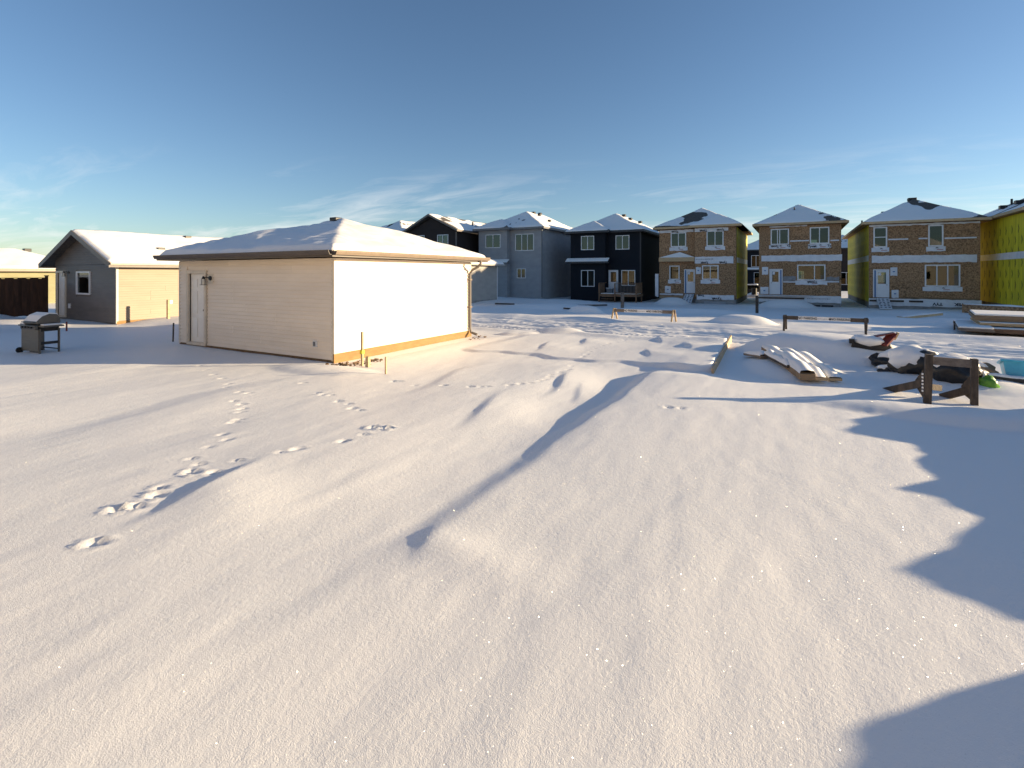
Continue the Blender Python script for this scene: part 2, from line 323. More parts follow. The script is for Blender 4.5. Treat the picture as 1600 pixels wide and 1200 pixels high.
def height(x, y):
    z = 0*x
    # falls gently from the lane to the far houses
    z = z - .52*sstep(23, 44, y)*(1-.6*sstep(-18, -30, x))
    z = z - .12*sstep(-4, -12, y)
    # wind drifts, long along the lots
    yard = 1 - sstep(15, 17, y)
    z = z + yard*(.10*fbm(x*.36+3, y*.15+1, 2) + .017*fbm(x*1.05, y*.34, 3) + .008*fbm(x*3.1, y*1.5, 3))
    z = z + (1-yard)*(.10*fbm(x*.2, y*.28, 3) + .07*fbm(x*.55, y*.8, 3))
    z = z + .0030*fbm(x*9, y*6, 3) + .006*np.abs(fbm(x*2.6+7, y*.8, 3))*yard
    # swale running from the house to the pad: sharp lee edge on its right
    wob = .035*np.sin(y*1.7+.6) + .015*np.sin(y*4.1) + .07*(fbm(x*0+2.2, y*.8, 2))
    c = x - (-2.55 + wob)
    amp = sstep(1.2, 4.0, y)*(1-sstep(10.2, 11.4, y))*(.24+.38*sstep(4.5, 9.5, y))
    prof = sstep(-.30, .06, c)*(1-sstep(.2, 4.5, c))*.17 - np.exp(-((c+.55)/.55)**2)*.07 + sstep(-.8, -2.0, c)*(1-sstep(-2.2, -4.5, c))*.06
    z = z + amp*prof
    # smaller lee scarps
    for (ax, ay, ln, h, w) in ((-5.0, 2.85, .5, .05, .10), (-3.95, 9.0, .8, .045, .12), (-3.35, 8.4, .6, .02, .1), (-6.1, 8.2, 1.4, .03, .2), (-8.6, 4.2, 2.2, .03, .5), (-2.5, 3.1, .22, .022, .10),
                           (-3.3, 13.0, .5, .04, .1), (-2.6, 14.6, .5, .05, .1), (-5.6, 14.5, .6, .035, .1), (-3.6, 15.6, .4, .045, .1), (-6.2, 12.9, .7, .03, .1), (-4.2, 6.6, .8, .035, .15)):
        cc = x-ax+.25*np.sin((y-ay)*1.3); k = np.exp(-((y-ay)/ln)**2)
        z = z + h*k*sstep(-w, w*.4, cc)*(1-sstep(w, w+1.3, cc))
    # buried garage pad: a low step with a crisp front edge
    pad = sstep(-8.2, -7.6, x)*(1-sstep(-.06, .0, x+1.50+.0455*(y-11.15)))*sstep(11.40, 11.60, y+.12*np.sin(x*2.3)+.06*np.sin(x*5.7))*(1-sstep(16.6, 17.4, y))
    z = z + (.05+.09*sstep(-3.4, -1.9, x))*pad
    # lane: packed, rutted, crumbly
    lane = sstep(16.2, 17.0, y)*(1-sstep(20.3, 21.0, y))
    ly = y + .25*np.sin(x*.11)
    rut = 0
    for yc, w, d in ((17.15, .14, .06), (17.5, .10, .05), (18.25, .12, .03), (18.75, .16, .07), (19.2, .12, .05), (19.75, .10, .04)):
        rut = rut - d*np.exp(-((ly-yc)/w)**2)
    z = z + lane*(rut - .05 + .06*fbm(x*.9, y*6.0, 3) + .03*fbm(x*4, y*6, 2) + .02*np.sin(x*34)*np.exp(-((ly-17.3)/.3)**2)*.4)
    z = z + .10*np.exp(-((y-21.5)/.6)**2)*(1+1.2*fbm(x*.5, y*.5, 2)) + .05*np.exp(-((y-16.1)/.35)**2)*(1+1.5*fbm(x*.9, y*.9, 2))
    for (mx_, my_, rx, ry, h, t) in MOUND:
        ca, sa = math.cos(R(t)), math.sin(R(t)); u = ((x-mx_)*ca+(y-my_)*sa)/rx; v = (-(x-mx_)*sa+(y-my_)*ca)/ry
        q = np.clip(1-u*u-v*v, 0, 1); z = z + h*q*q*(3-2*q)*.9
    # scoured hollows against the walls
    z = z - .03*np.exp(-((x+9.1)/.35)**2)*sstep(8.0, 8.6, y)*(1-sstep(13.5, 14.5, y))
    return z
def foot(x, y, z):
    rs = random.Random(3)
    for i, (fx, fy) in enumerate(FOOT+BIGFOOT):
        big = i >= len(FOOT); r = (.050 if big else .038)*(.85+.3*rs.random()); a = rs.uniform(-.6, .6)
        fx += rs.uniform(-.05, .05); fy += rs.uniform(-.05, .05)
        m = (np.abs(x-fx) < .45) & (np.abs(y-fy) < .45)
        if not m.any(): continue
        xx = x[m]-fx; yy = y[m]-fy; u = (xx*math.cos(a)+yy*math.sin(a))/(r*1.5); v = (-xx*math.sin(a)+yy*math.cos(a))/r
        q = u*u+v*v
        z[m] += -(.030 if big else .022)*np.exp(-q**2*.9) + (.014 if big else .007)*np.exp(-((np.sqrt(q)-1.45)/.35)**2)*(1+.8*np.sin(xx*40+yy*30))
    return z
def axis(lo, f0, f1, hi, step, grow, mx):
    a = list(np.arange(f0, f1, step)); d = step; p = a[-1]
    while p < hi: d = min(d*grow, mx); p += d; a.append(p)
    d = step; p = f0; b = []
    while p > lo: d = min(d*grow, mx); p -= d; b.append(p)
    return np.array(b[::-1]+a)
GX = axis(-75, -12.6, 3.6, 60, .042, 1.022, 1.2); GY = axis(-14, .6, 21.0, 110, .05, 1.02, 1.2)
gx, gy = np.meshgrid(GX, GY, indexing='xy')
gz_ = foot(gx, gy, height(gx, gy))
def gz(x, y):
    return float(height(np.array([float(x)]), np.array([float(y)]))[0])
def gridmesh(name, X, Y, Z):
    ny, nx = X.shape; m = bpy.data.meshes.new(name); n = nx*ny
    co = np.stack([X, Y, Z], -1).reshape(-1).astype(np.float32)
    i = np.arange((nx-1)*(ny-1)); r = i//(nx-1); c = i % (nx-1); a = r*nx+c
    q = np.stack([a, a+1, a+nx+1, a+nx], -1).reshape(-1).astype(np.int32)
    m.vertices.add(n); m.vertices.foreach_set('co', co)
    m.loops.add(len(q)); m.loops.foreach_set('vertex_index', q)
    k = (nx-1)*(ny-1); m.polygons.add(k); m.polygons.foreach_set('loop_start', (np.arange(k)*4).astype(np.int32))
    m.polygons.foreach_set('use_smooth', np.ones(k, bool)); m.update(calc_edges=True); m.validate()
    return m
gm = gridmesh('snow_ground', gx, gy, gz_); gm.materials.append(M['snow'])
g = bpy.data.objects.new('snow_ground', gm); col.objects.link(g); tag(g, 'wind-drifted snow covering the yards and back lane', kind='structure')
far = part('snow_plain', MB().poly([(-1500,-1500,-.95),(1500,-1500,-.95),(1500,1500,-.95),(-1500,1500,-.95)]), M['snow']); tag(far, 'flat snow-covered land running to the horizon', kind='structure')

# ------------------------------------------------------------------ building blocks
def cells(rect, holes):
    """rectangle minus rectangular holes -> cells"""
    x0, x1, z0, z1 = rect
    xs = sorted({x0, x1, *[min(max(h[0], x0), x1) for h in holes], *[min(max(h[1], x0), x1) for h in holes]})
    zs = sorted({z0, z1, *[min(max(h[2], z0), z1) for h in holes], *[min(max(h[3], z0), z1) for h in holes]})
    res = []
    for a, b in zip(xs, xs[1:]):
        run = None
        for c, d in zip(zs, zs[1:]):
            mx_, mz = (a+b)/2, (c+d)/2
            if any(h[0] < mx_ < h[1] and h[2] < mz < h[3] for h in holes):
                if run: res.append((a, b, *run)); run = None
            else: run = (run[0], d) if run else (c, d)
        if run: res.append((a, b, *run))
    return res
def window(root, x0, x1, z0, z1, Y, cols=(.5,), rows=(), fw=.065, proud=.04, pane=True):
    f = MB(); y0, y1 = Y-proud, Y+.07
    f.box(x0, x1, y0, y1, z0, z0+fw); f.box(x0, x1, y0, y1, z1-fw, z1)
    f.box(x0, x0+fw, y0, y1, z0+fw, z1-fw); f.box(x1-fw, x1, y0, y1, z0+fw, z1-fw)
    w = x1-x0-2*fw; h = z1-z0-2*fw; a0 = x0+fw; b0 = z0+fw
    for c in cols: f.box(a0+w*c-.03, a0+w*c+.03, y0+.008, y1, b0, b0+h)
    cs = [0, *cols, 1]; rs_ = [0, *rows, 1]
    for i in range(len(cs)-1):
        for r in rows:
            f.box(a0+w*cs[i]+(.03 if i else 0), a0+w*cs[i+1]-(.03 if i < len(cs)-2 else 0), y0+.008, y1, b0+h*r-.03, b0+h*r+.03)
    o = part('window', f, M['white'], root)
    if pane:
        for i in range(len(cs)-1):
            for j in range(len(rs_)-1):
                p = MB(); p.box(a0+w*cs[i]+.005, a0+w*cs[i+1]-.005, Y+.015, Y+.021, b0+h*rs_[j]+.005, b0+h*rs_[j+1]-.005)
                part('pane', p, M['glass'], o)
    return o
def hipz(x, y, r, ze, pitch): return ze + pitch*np.minimum(np.minimum(x-r[0], r[1]-x), np.minimum(y-r[2], r[3]-y))
def gabz(x, y, r, ze, pitch): return ze + pitch*np.minimum(x-r[0], r[1]-x)
def roof(root, rects, ze, pitch, mat, fmat, kind='hip', fas=.19, snow=.07, bare=.0, seed=0, step=.12, soffit=None, fthick=.03, ripple=None):
    for k, r in enumerate(rects):
        x0, x1, y0, y1 = r; b = MB(); e = ze
        if kind == 'hip':
            w = min(x1-x0, y1-y0)/2; zt = e+pitch*w
            if (x1-x0) <= (y1-y0): A = ((x0+x1)/2, y0+w, zt); B = ((x0+x1)/2, y1-w, zt)
            else: A = (x0+w, (y0+y1)/2, zt); B = (x1-w, (y0+y1)/2, zt)
            c = [(x0,y0,e),(x1,y0,e),(x1,y1,e),(x0,y1,e)]
            if (x1-x0) <= (y1-y0): fs = [(c[0],c[1],A),(c[1],c[2],B,A),(c[2],c[3],B),(c[3],c[0],A,B)]
            else: fs = [(c[0],c[1],B,A),(c[1],c[2],B),(c[2],c[3],A,B),(c[3],c[0],A)]
            for q in fs: b.poly(q)
            b.poly([(x0,y0,e-.02),(x0,y1,e-.02),(x1,y1,e-.02),(x1,y0,e-.02)])
        else:
            xm = (x0+x1)/2; zt = e+pitch*(x1-x0)/2; t = .10
            b.prism([(x0,y0,e),(xm,y0,zt),(x1,y0,e),(x1,y0,e-t),(xm,y0,zt-t),(x0,y0,e-t)], (0, y1-y0, 0))
        ro = part('roof', b, mat, root)
        f = MB(); t = fthick
        if kind == 'hip':
            f.box(x0-t, x1+t, y0-t, y0, e-fas, e+.012); f.box(x0-t, x1+t, y1, y1+t, e-fas, e+.012)
            f.box(x0-t, x0, y0, y1, e-fas, e+.012); f.box(x1, x1+t, y0, y1, e-fas, e+.012)
            part('fascia', f, fmat, root)
            part('soffit', MB().box(x0, x1, y0, y1, e-fas+.02, e-fas+.035), soffit or fmat, root)
        else:
            f.box(x0-t, x0, y0, y1, e-fas, e+.012); f.box(x1, x1+t, y0, y1, e-fas, e+.012)
            for yy in (y0-t, y1):
                xm = (x0+x1)/2; zt = e+pitch*(x1-x0)/2
                f.prism([(x0-t,yy,e+.01-pitch*t),(xm,yy,zt+.012),(xm,yy,zt-fas),(x0-t,yy,e-fas-pitch*t)], (0, t, 0))
                f.prism([(x1+t,yy,e+.01-pitch*t),(x1+t,yy,e-fas-pitch*t),(xm,yy,zt-fas),(xm,yy,zt+.012)], (0, t, 0))
            part('fascia', f, fmat, root)
    if snow:
        X0 = min(r[0] for r in rects); X1 = max(r[1] for r in rects); Y0 = min(r[2] for r in rects); Y1 = max(r[3] for r in rects)
        nx = int((X1-X0)/step)+1; ny = int((Y1-Y0)/step)+1
        x, y = np.meshgrid(np.linspace(X0, X1, nx), np.linspace(Y0, Y1, ny), indexing='xy')
        fz = hipz if kind == 'hip' else gabz
        z = np.full(x.shape, -9.0); ed = np.full(x.shape, -9.0)
        for r in rects:
            z = np.maximum(z, fz(x, y, r, ze, pitch)); ed = np.maximum(ed, np.minimum(np.minimum(x-r[0], r[1]-x), np.minimum(y-r[2], r[3]-y)))
        n = fbm(x*.55+seed*7.7, y*.55+seed*3.1, 4)*2
        th = snow*(1+.8*n) - bare*sstep(-.05, .5, fbm(x*.35+seed*5+40, y*.35-seed, 3)*2.4)
        th = np.minimum(th, -.012 + np.maximum(ed, 0)*1.1)
        th = th + .012*fbm(x*4, y*4, 2) + (.03*fbm(x*2.2+seed, y*2.2, 3) if bare else 0)
        if ripple: th = th + .016*np.sin(17*np.hypot(x-ripple[0], y-ripple[1])+9*fbm(x*.8, y*.8, 3))*np.clip(fbm(x*.7+5, y*.7, 2)*4+.35, 0, 1)*sstep(.3, .8, ed)
        th = np.where(ed <= .001, -.02, th)
        zz_ = z+th
        org = org_of(root)
        m = gridmesh('snow_cover', x-org.x, y-org.y, zz_-org.z)
        # drop cells outside every roof rectangle
        bm = bmesh.new(); bm.from_mesh(m)
        dead = [v for v in bm.verts if not any(r[0]-.01 <= v.co.x+org.x <= r[1]+.01 and r[2]-.01 <= v.co.y+org.y <= r[3]+.01 for r in rects)]
        if dead: bmesh.ops.delete(bm, geom=dead, context='VERTS')
        bm.to_mesh(m); bm.free()
        m.materials.append(M['roof_snow'])
        o = bpy.data.objects.new('snow_cover', m); col.objects.link(o); o.parent = root; ORG[o.name] = org
def vents(root, pts, mat=None):
    for (x, y, z, w, h) in pts: part('roof_vent', MB().box(x-w/2, x+w/2, y-w/2, y+w/2, z-.1, z+h), mat or M['black'], root, bevel=.02)
def panelmesh(key, ln, h=.2032, cache={}):
    k = (round(ln, 3), round(h, 3))
    if k not in cache:
        # double-lap vinyl profile: two courses, each leaning out towards its foot
        pr = [(.0, 0), (-.004, .0), (-.004, .011), (-.034, .011), (-.007, h/2), (-.007, h/2+.011), (-.034, h/2+.011), (-.007, h), (.0, h)]
        b = MB(); n = len(pr)
        for u in (0, ln): b.v += [(u, p, z) for p, z in pr]
        for i in range(n): j = (i+1) % n; b.f.append((i, n+i, n+j, j))
        b.f.append(tuple(range(n))); b.f.append(tuple(n+i for i in reversed(range(n))))
        cache[k] = b.mesh('siding_panel')
    return cache[k]
def siding(root, u0, u1, z0, z1, fixed, face, mat, holes=(), gable=None, seed=0):
    """rows of siding panels on a wall; face 'S' looks to -Y (u = x), 'E' looks to +X (u = y)"""
    rs_ = random.Random(seed); h = .2032; z = z0; row = 0
    while z < z1-.02:
        hh = min(h, z1-z); a, b = u0, u1
        if gable:
            lim = (gable[1]-(z+hh*.3-gable[0])/gable[2])
            a, b = max(u0, gable[3]-lim), min(u1, gable[3]+lim)
            if b-a < .1: break
        segs = [(a, b)]
        for hl in holes:
            if hl[2] < z+hh*.5 < hl[3]:
                segs = [q for s_ in segs for q in ((s_[0], min(s_[1], hl[0])), (max(s_[0], hl[1]), s_[1])) if q[1]-q[0] > .03]
        out_ = []
        for (p, q) in segs:
            if q-p > 3.66:
                m_ = p + rs_.choice([1.2, 1.8, 2.4, 3.0, 3.66]); out_ += [(p, m_-.002), (m_+.002, q)]
            else: out_.append((p, q))
        for (p, q) in out_:
            me = panelmesh('p', q-p, hh)
            if face == 'S': o = inst('siding_panel', me, root, (p, fixed, z))
            else: o = inst('siding_panel', me, root, (fixed, p, z), (0, 0, R(90)))
            o.material_slots[0].link = 'OBJECT' if o.material_slots else 'DATA' if False else 'OBJECT'
            o.material_slots[0].material = mat
        z += h; row += 1
_pm = panelmesh
def panelmesh(key, ln, h=.2032):
    m = _pm(key, ln, h)
    if not m.materials: m.materials.append(M['cream'])
    return m
def shell(root, x0, x1, y0, y1, z0, z1, mat, holes, back=(), t=.14, floor=None, inner=None):
    """hollow body: front wall with openings, sides, back, floors"""
    b = MB()
    for c in cells((x0, x1, z0, z1), holes): b.box(c[0], c[1], y0, y0+t, c[2], c[3])
    part('wall', b, mat, root)
    part('wall', MB().box(x0, x0+t, y0+t, y1-t, z0, z1), mat, root)
    part('wall', MB().box(x1-t, x1, y0+t, y1-t, z0, z1), mat, root)
    b = MB()
    for c in cells((x0, x1, z0, z1), back): b.box(c[0], c[1], y1-t, y1, c[2], c[3])
    part('wall', b, mat, root)
    if floor:
        for zf in floor: part('floor', MB().box(x0+t+.002, x1-t-.002, y0+t+.002, y1-t-.002, zf-.25, zf), inner or M['stud'], root)
def lantern(root, x, y, z, mat=None):
    b = MB(); b.tube([(x, y, z), (x, y-.03, z)], .065, 14); b.tube([(x, y-.03, z), (x-.02, y-.10, z+.03), (x-.07, y-.16, z+.02)], .014, 8)
    b.tube([(x-.07, y-.16, z+.06), (x-.07, y-.16, z-.02)], [.02, .05], 10)
    o = part('wall_lamp', b, M['black'], root)
    g_ = MB(); g_.tube([(x-.07, y-.16, z-.02), (x-.07, y-.16, z-.17)], [.045, .055], 6); part('lamp_glass', g_, M['porcelain'], o)
    c = MB()
    for k in range(4):
        a = math.pi/2*k; c.tube([(x-.07+.055*math.cos(a), y-.16+.055*math.sin(a), z-.02), (x-.07+.062*math.cos(a), y-.16+.062*math.sin(a), z-.18)], .006, 5)
    c.box(x-.135, x-.005, y-.225, y-.095, z-.19, z-.178); part('lamp_cage', c, M['black'], o)
def paneldoor(root, x0, x1, z0, z1, Y, cas=.09, jamb=M['cream_trim']):
    c = MB(); c.box(x0-cas, x0, Y-.045, Y+.1, z0, z1+cas); c.box(x1, x1+cas, Y-.045, Y+.1, z0, z1+cas); c.box(x0, x1, Y-.045, Y+.1, z1, z1+cas)
    part('door_casing', c, jamb, root)
    d = part('door', MB().box(x0+.004, x1-.004, Y+.05, Y+.09, z0+.02, z1-.004), M['door_white'], root)
    w = x1-x0; h = z1-z0
    for (a, b_, zb, zt) in ((.13, .44, .80, .92), (.56, .87, .80, .92), (.13, .44, .42, .75), (.56, .87, .42, .75), (.13, .44, .08, .36), (.56, .87, .08, .36)):
        p = MB(); p.box(x0+a*w, x0+b_*w, Y+.030, Y+.05, z0+zb*h, z0+zt*h); o = part('door_panel', p, M['door_white'], d, bevel=.006)
    k = MB(); k.tube([(x1-.075, Y+.05, z0+.95), (x1-.075, Y-.01, z0+.95)], [.022, .028], 10); part('door_knob', k, M['iron'], d, smooth=True)
    part('door_sill', MB().box(x0-.05, x1+.05, Y-.05, Y+.09, z0-.06, z0+.02), M['cream_trim'], root)

# ------------------------------------------------------------------ garage in the middle of the yard
gx0, gx1, gy0, gy1 = -16.03, -9.45, 8.31, 14.0
G1 = thing('detached_garage', 'cream sided garage with hip roof, white door and sunlit blank side wall', 'garage', ((gx0+gx1)/2, gy0, 0))
dx0, dx1, dz0, dz1 = -15.50, -14.68, .10, 2.10
part('wall', MB().box(gx0, gx1-.002, gy0+.122, gy1, -.4, 2.47), M['cream'], G1)
b = MB()
for c in cells((gx0, gx1-.002, -.4, 2.47), [(dx0, dx1, dz0-.05, dz1)]): b.box(c[0], c[1], gy0+.002, gy0+.12, c[2], c[3])
part('wall', b, M['cream'], G1)
siding(G1, gx0+.06, gx1-.06, .06, 2.46, gy0, 'S', M['cream'], holes=[(dx0-.11, dx1+.11, 0, dz1+.1)], seed=4)
siding(G1, gy0+.06, gy1-.06, .215, 2.46, gx1, 'E', M['cream'], seed=9)
for (cx_, cy_) in ((gx0, gy0), (gx1, gy0), (gx1, gy1)):
    b = MB(); b.box(cx_-.07 if cx_ == gx1 else cx_-.022, cx_+.022 if cx_ == gx1 else cx_+.07, cy_-.022 if cy_ == gy0 else cy_-.07, cy_+.07 if cy_ == gy0 else cy_+.022, .04, 2.46)
    part('corner_trim', b, M['cream_trim'], G1)
paneldoor(G1, dx0, dx1, dz0, dz1, gy0-.02)
part('lamp_plate', MB().box(-14.52, -14.28, gy0-.04, gy0+.01, 1.82, 2.08), M['cream_trim'], G1)
lantern(G1, -14.38, gy0-.04, 1.97)
ob = part('outlet_box', MB().box(-10.12, -10.0, gy0-.065, gy0, .34, .49), M['white'], G1, bevel=.01)
part('outlet_cover', MB().box(-10.10, -10.02, gy0-.072, gy0-.066, .36, .47), M['fascia_grey'], ob)
sk = MB(); sk.box(gx1-.01, gx1+.030, gy0-.03, gy1+.03, -.35, .21); part('base_ply_or_gap', sk, M['ply'], G1)
part('base_ply_or_gap', MB().box(gx0, gx1-.012, gy0-.012, gy0+.01, -.35, .055), M['earth'], G1)  # dark strip standing for the shadow gap and dirt below the siding, not plywood
OV = .40; rr = (gx0-OV, gx1+OV, gy0-OV, gy1+OV)
roof(G1, [rr], 2.62, .335, M['shingle'], M['taupe_metal'], fas=.14, snow=.13, seed=3, step=.07, soffit=M['cream_trim'], bare=.045, ripple=(-11.0, 14.0))
# gutters: an open trough on the two visible sides
def gutter(root, p0, p1, outw, mat):
    p0 = Vector(p0); p1 = Vector(p1); o = Vector(outw); up = Vector((0, 0, 1))
    pr = [(0, 0), (0, -.105), (.07, -.105), (.105, -.045), (.115, 0), (.105, 0), (.095, -.04), (.063, -.095), (.01, -.095), (.01, 0)]
    b = MB(); n = len(pr)
    for p in (p0, p1): b.v += [tuple(p+o*a+up*c) for a, c in pr]
    for i in range(n): j = (i+1) % n; b.f.append((i, n+i, n+j, j))
    b.f.append(tuple(range(n))); b.f.append(tuple(n+i for i in reversed(range(n))))
    return part('gutter', b, mat, root)
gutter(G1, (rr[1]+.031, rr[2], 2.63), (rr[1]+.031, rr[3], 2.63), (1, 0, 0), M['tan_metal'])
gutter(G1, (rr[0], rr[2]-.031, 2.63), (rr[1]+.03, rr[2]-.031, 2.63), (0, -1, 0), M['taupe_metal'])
ds = MB(); ex = rr[1]+.09
ds.tube([(ex, gy1-.12, 2.53), (ex, gy1-.12, 2.42), (ex-.1, gy1-.12, 2.32), (gx1+.16, gy1-.12, 2.22), (gx1+.075, gy1-.12, 2.10), (gx1+.075, gy1-.12, .30), (gx1+.12, gy1-.12, .16), (gx1+.35, gy1-.12, .10)], .042, 8)
dsp = part('downspout', ds, M['fascia_brown'], G1)
for zc in (1.9, 1.0): part('pipe_strap', MB().box(gx1+.02, gx1+.13, gy1-.175, gy1-.065, zc-.02, zc+.02), M['tan_metal'], dsp)
vents(G1, [(-12.6, 11.15, 3.83, .28, .03)])

# ------------------------------------------------------------------ gabled garage on the left
hx0, hx1, hy0, hy1 = -30.55, -24.65, 10.3, 18.2
G2 = thing('gabled_garage', 'garage with grey gable front, white door and window, cream sunlit side wall', 'garage', ((hx0+hx1)/2, hy0, 0))
ZE2, P2 = 2.62, .42; xm2 = (hx0+hx1)/2
W2 = (-28.27, -26.94, 1.17, 2.20); D2 = (-30.28, -29.42, .14, 2.14)
b = MB(); b.prism([(hx0, hy0+.122, -.3), (hx1-.002, hy0+.122, -.3), (hx1-.002, hy0+.122, 2.55), (xm2, hy0+.122, 2.55+P2*(hx1-xm2)), (hx0, hy0+.122, 2.55)], (0, hy1-hy0-.122, 0))
part('wall', b, M['grey_siding'], G2)
b = MB()
for c in cells((hx0, hx1-.002, -.3, 2.55), [(D2[0], D2[1], D2[2]-.05, D2[3])]): b.box(c[0], c[1], hy0+.002, hy0+.12, c[2], c[3])
part('wall', b, M['grey_siding'], G2)
part('gable_wall', MB().prism([(hx0, hy0+.002, 2.551), (hx1-.002, hy0+.002, 2.551), (xm2, hy0+.002, 2.55+P2*(hx1-xm2))], (0, .12, 0)), M['grey_siding'], G2)
siding(G2, hx0+.05, hx1-.05, .04, 2.52, hy0, 'S', M['grey_siding'], holes=[(W2[0]-.05, W2[1]+.05, W2[2]-.05, W2[3]+.05), (D2[0]-.09, D2[1]+.09, 0, D2[3]+.1)], seed=2)
siding(G2, hx0+.02, hx1-.02, .04+.2032*12, 3.9, hy0, 'S', M['grey_siding'], gable=(2.69, (hx1-hx0)/2, P2, xm2), seed=5)
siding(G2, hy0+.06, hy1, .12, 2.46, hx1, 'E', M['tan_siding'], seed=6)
part('corner_trim', MB().box(hx1-.06, hx1+.022, hy0-.022, hy0+.06, .02, 2.5), M['cream_trim'], G2)
part('base_ply_or_gap', MB().box(hx1-.01, hx1+.025, hy0, hy1, -.3, .115), M['ply'], G2)
paneldoor(G2, *D2, hy0-.02)
window(G2, *W2, hy0-.02, cols=(), fw=.07)
part('window_backing', MB().box(W2[0]+.08, W2[1]-.08, hy0-.002, hy0+.0, W2[2]+.08, W2[3]-.08), M['iron'], G2)  # dark sheet just behind the pane
lantern(G2, -29.08, hy0-.02, 2.16)
part('outlet_box', MB().box(-29.06, -28.88, hy0-.06, hy0-.01, .52, .73), M['white'], G2)
roof(G2, [(hx0-.55, hx1+.4, hy0-.42, hy1+.4)], ZE2-.06, P2, M['shingle'], M['fascia_brown'], kind='gable', snow=.09, seed=8, step=.1, fas=.2)
gutter(G2, (hx1+.431, hy0-.42, 2.57), (hx1+.431, hy1+.4, 2.57), (1, 0, 0), M['cream_trim'])
vents(G2, [(-27.5, 14.6, 3.92, .3, .13), (-25.8, 12.5, 3.21, .32, .10), (-27.55, 17.0, 3.94, .3, .12)])

# ------------------------------------------------------------------ third garage and fence at the far left
G3 = thing('low_garage', 'pale garage with snowy roof rising behind the dark fence', 'garage', (-49, 9, 0))
part('wall', MB().box(-52.6, -46.2, 8.6, 17.5, -.4, 2.4), M['olive_siding'], G3)
roof(G3, [(-53.2, -45.7, 8.1, 18.0)], 2.44, .37, M['brown_shingle'], M['tan_metal'], snow=.1, seed=12, step=.14)
vents(G3, [(-49.4, 15, 3.82, .4, .12), (-46.6, 16.6, 2.8, .3, .1)])
FN = thing('board_fence', 'dark brown wooden board fence beside the gabled garage', 'fence', (-30.75, 6, 0))
fm = MB().box(-.012, .012, -.006, .152, 0, 1.72).mesh('fence_board'); fm.materials.append(M['fence'])
yb = .5; k = 0
while yb < 10.0:
    o = inst('fence_board', fm, FN, (-30.75+(.013 if k % 2 else -.013), yb, .16+.012*math.sin(k*2.1))); yb += .142; k += 1
for yy in (.4, 2.8, 5.2, 7.6, 10.05):
    p = part('fence_post', MB().box(-30.86, -30.765, yy-.05, yy+.05, -.2, 1.98), M['fence'], FN)
    part('post_cap', MB().box(-30.88, -30.745, yy-.07, yy+.07, 1.982, 2.02), M['fence'], p)
for zr in (.5, 1.55): part('fence_rail', MB().box(-30.83, -30.768, .5, 10.0, zr, zr+.09), M['fence'], FN)
part('top_rail', MB().box(-30.80, -30.70, .5, 10.0, 1.885, 1.92), M['fence'], FN)

# ------------------------------------------------------------------ garage across the lane, seen past the corner
G4 = thing('lane_garage', 'pale garage with hip roof, half in shadow past the downspout', 'garage', (-24.8, 29, -.1))
part('wall', MB().box(-28, -21.6, 29.2, 36.0, -.7, 2.7), M['lightsiding'], G4)
part('corner_trim', MB().box(-21.66, -21.578, 35.93, 36.022, -.3, 2.7), M['white'], G4)
part('base_strip', MB().box(-21.61, -21.57, 29.2, 35.9, -.6, .02), M['concrete'], G4)
roof(G4, [(-28.45, -21.15, 28.75, 36.45)], 2.86, .40, M['brown_shingle'], M['lightsiding'], snow=.12, seed=15, step=.12, fas=.12)
vents(G4, [(-24.3, 31.0, 4.05, .3, .1)])

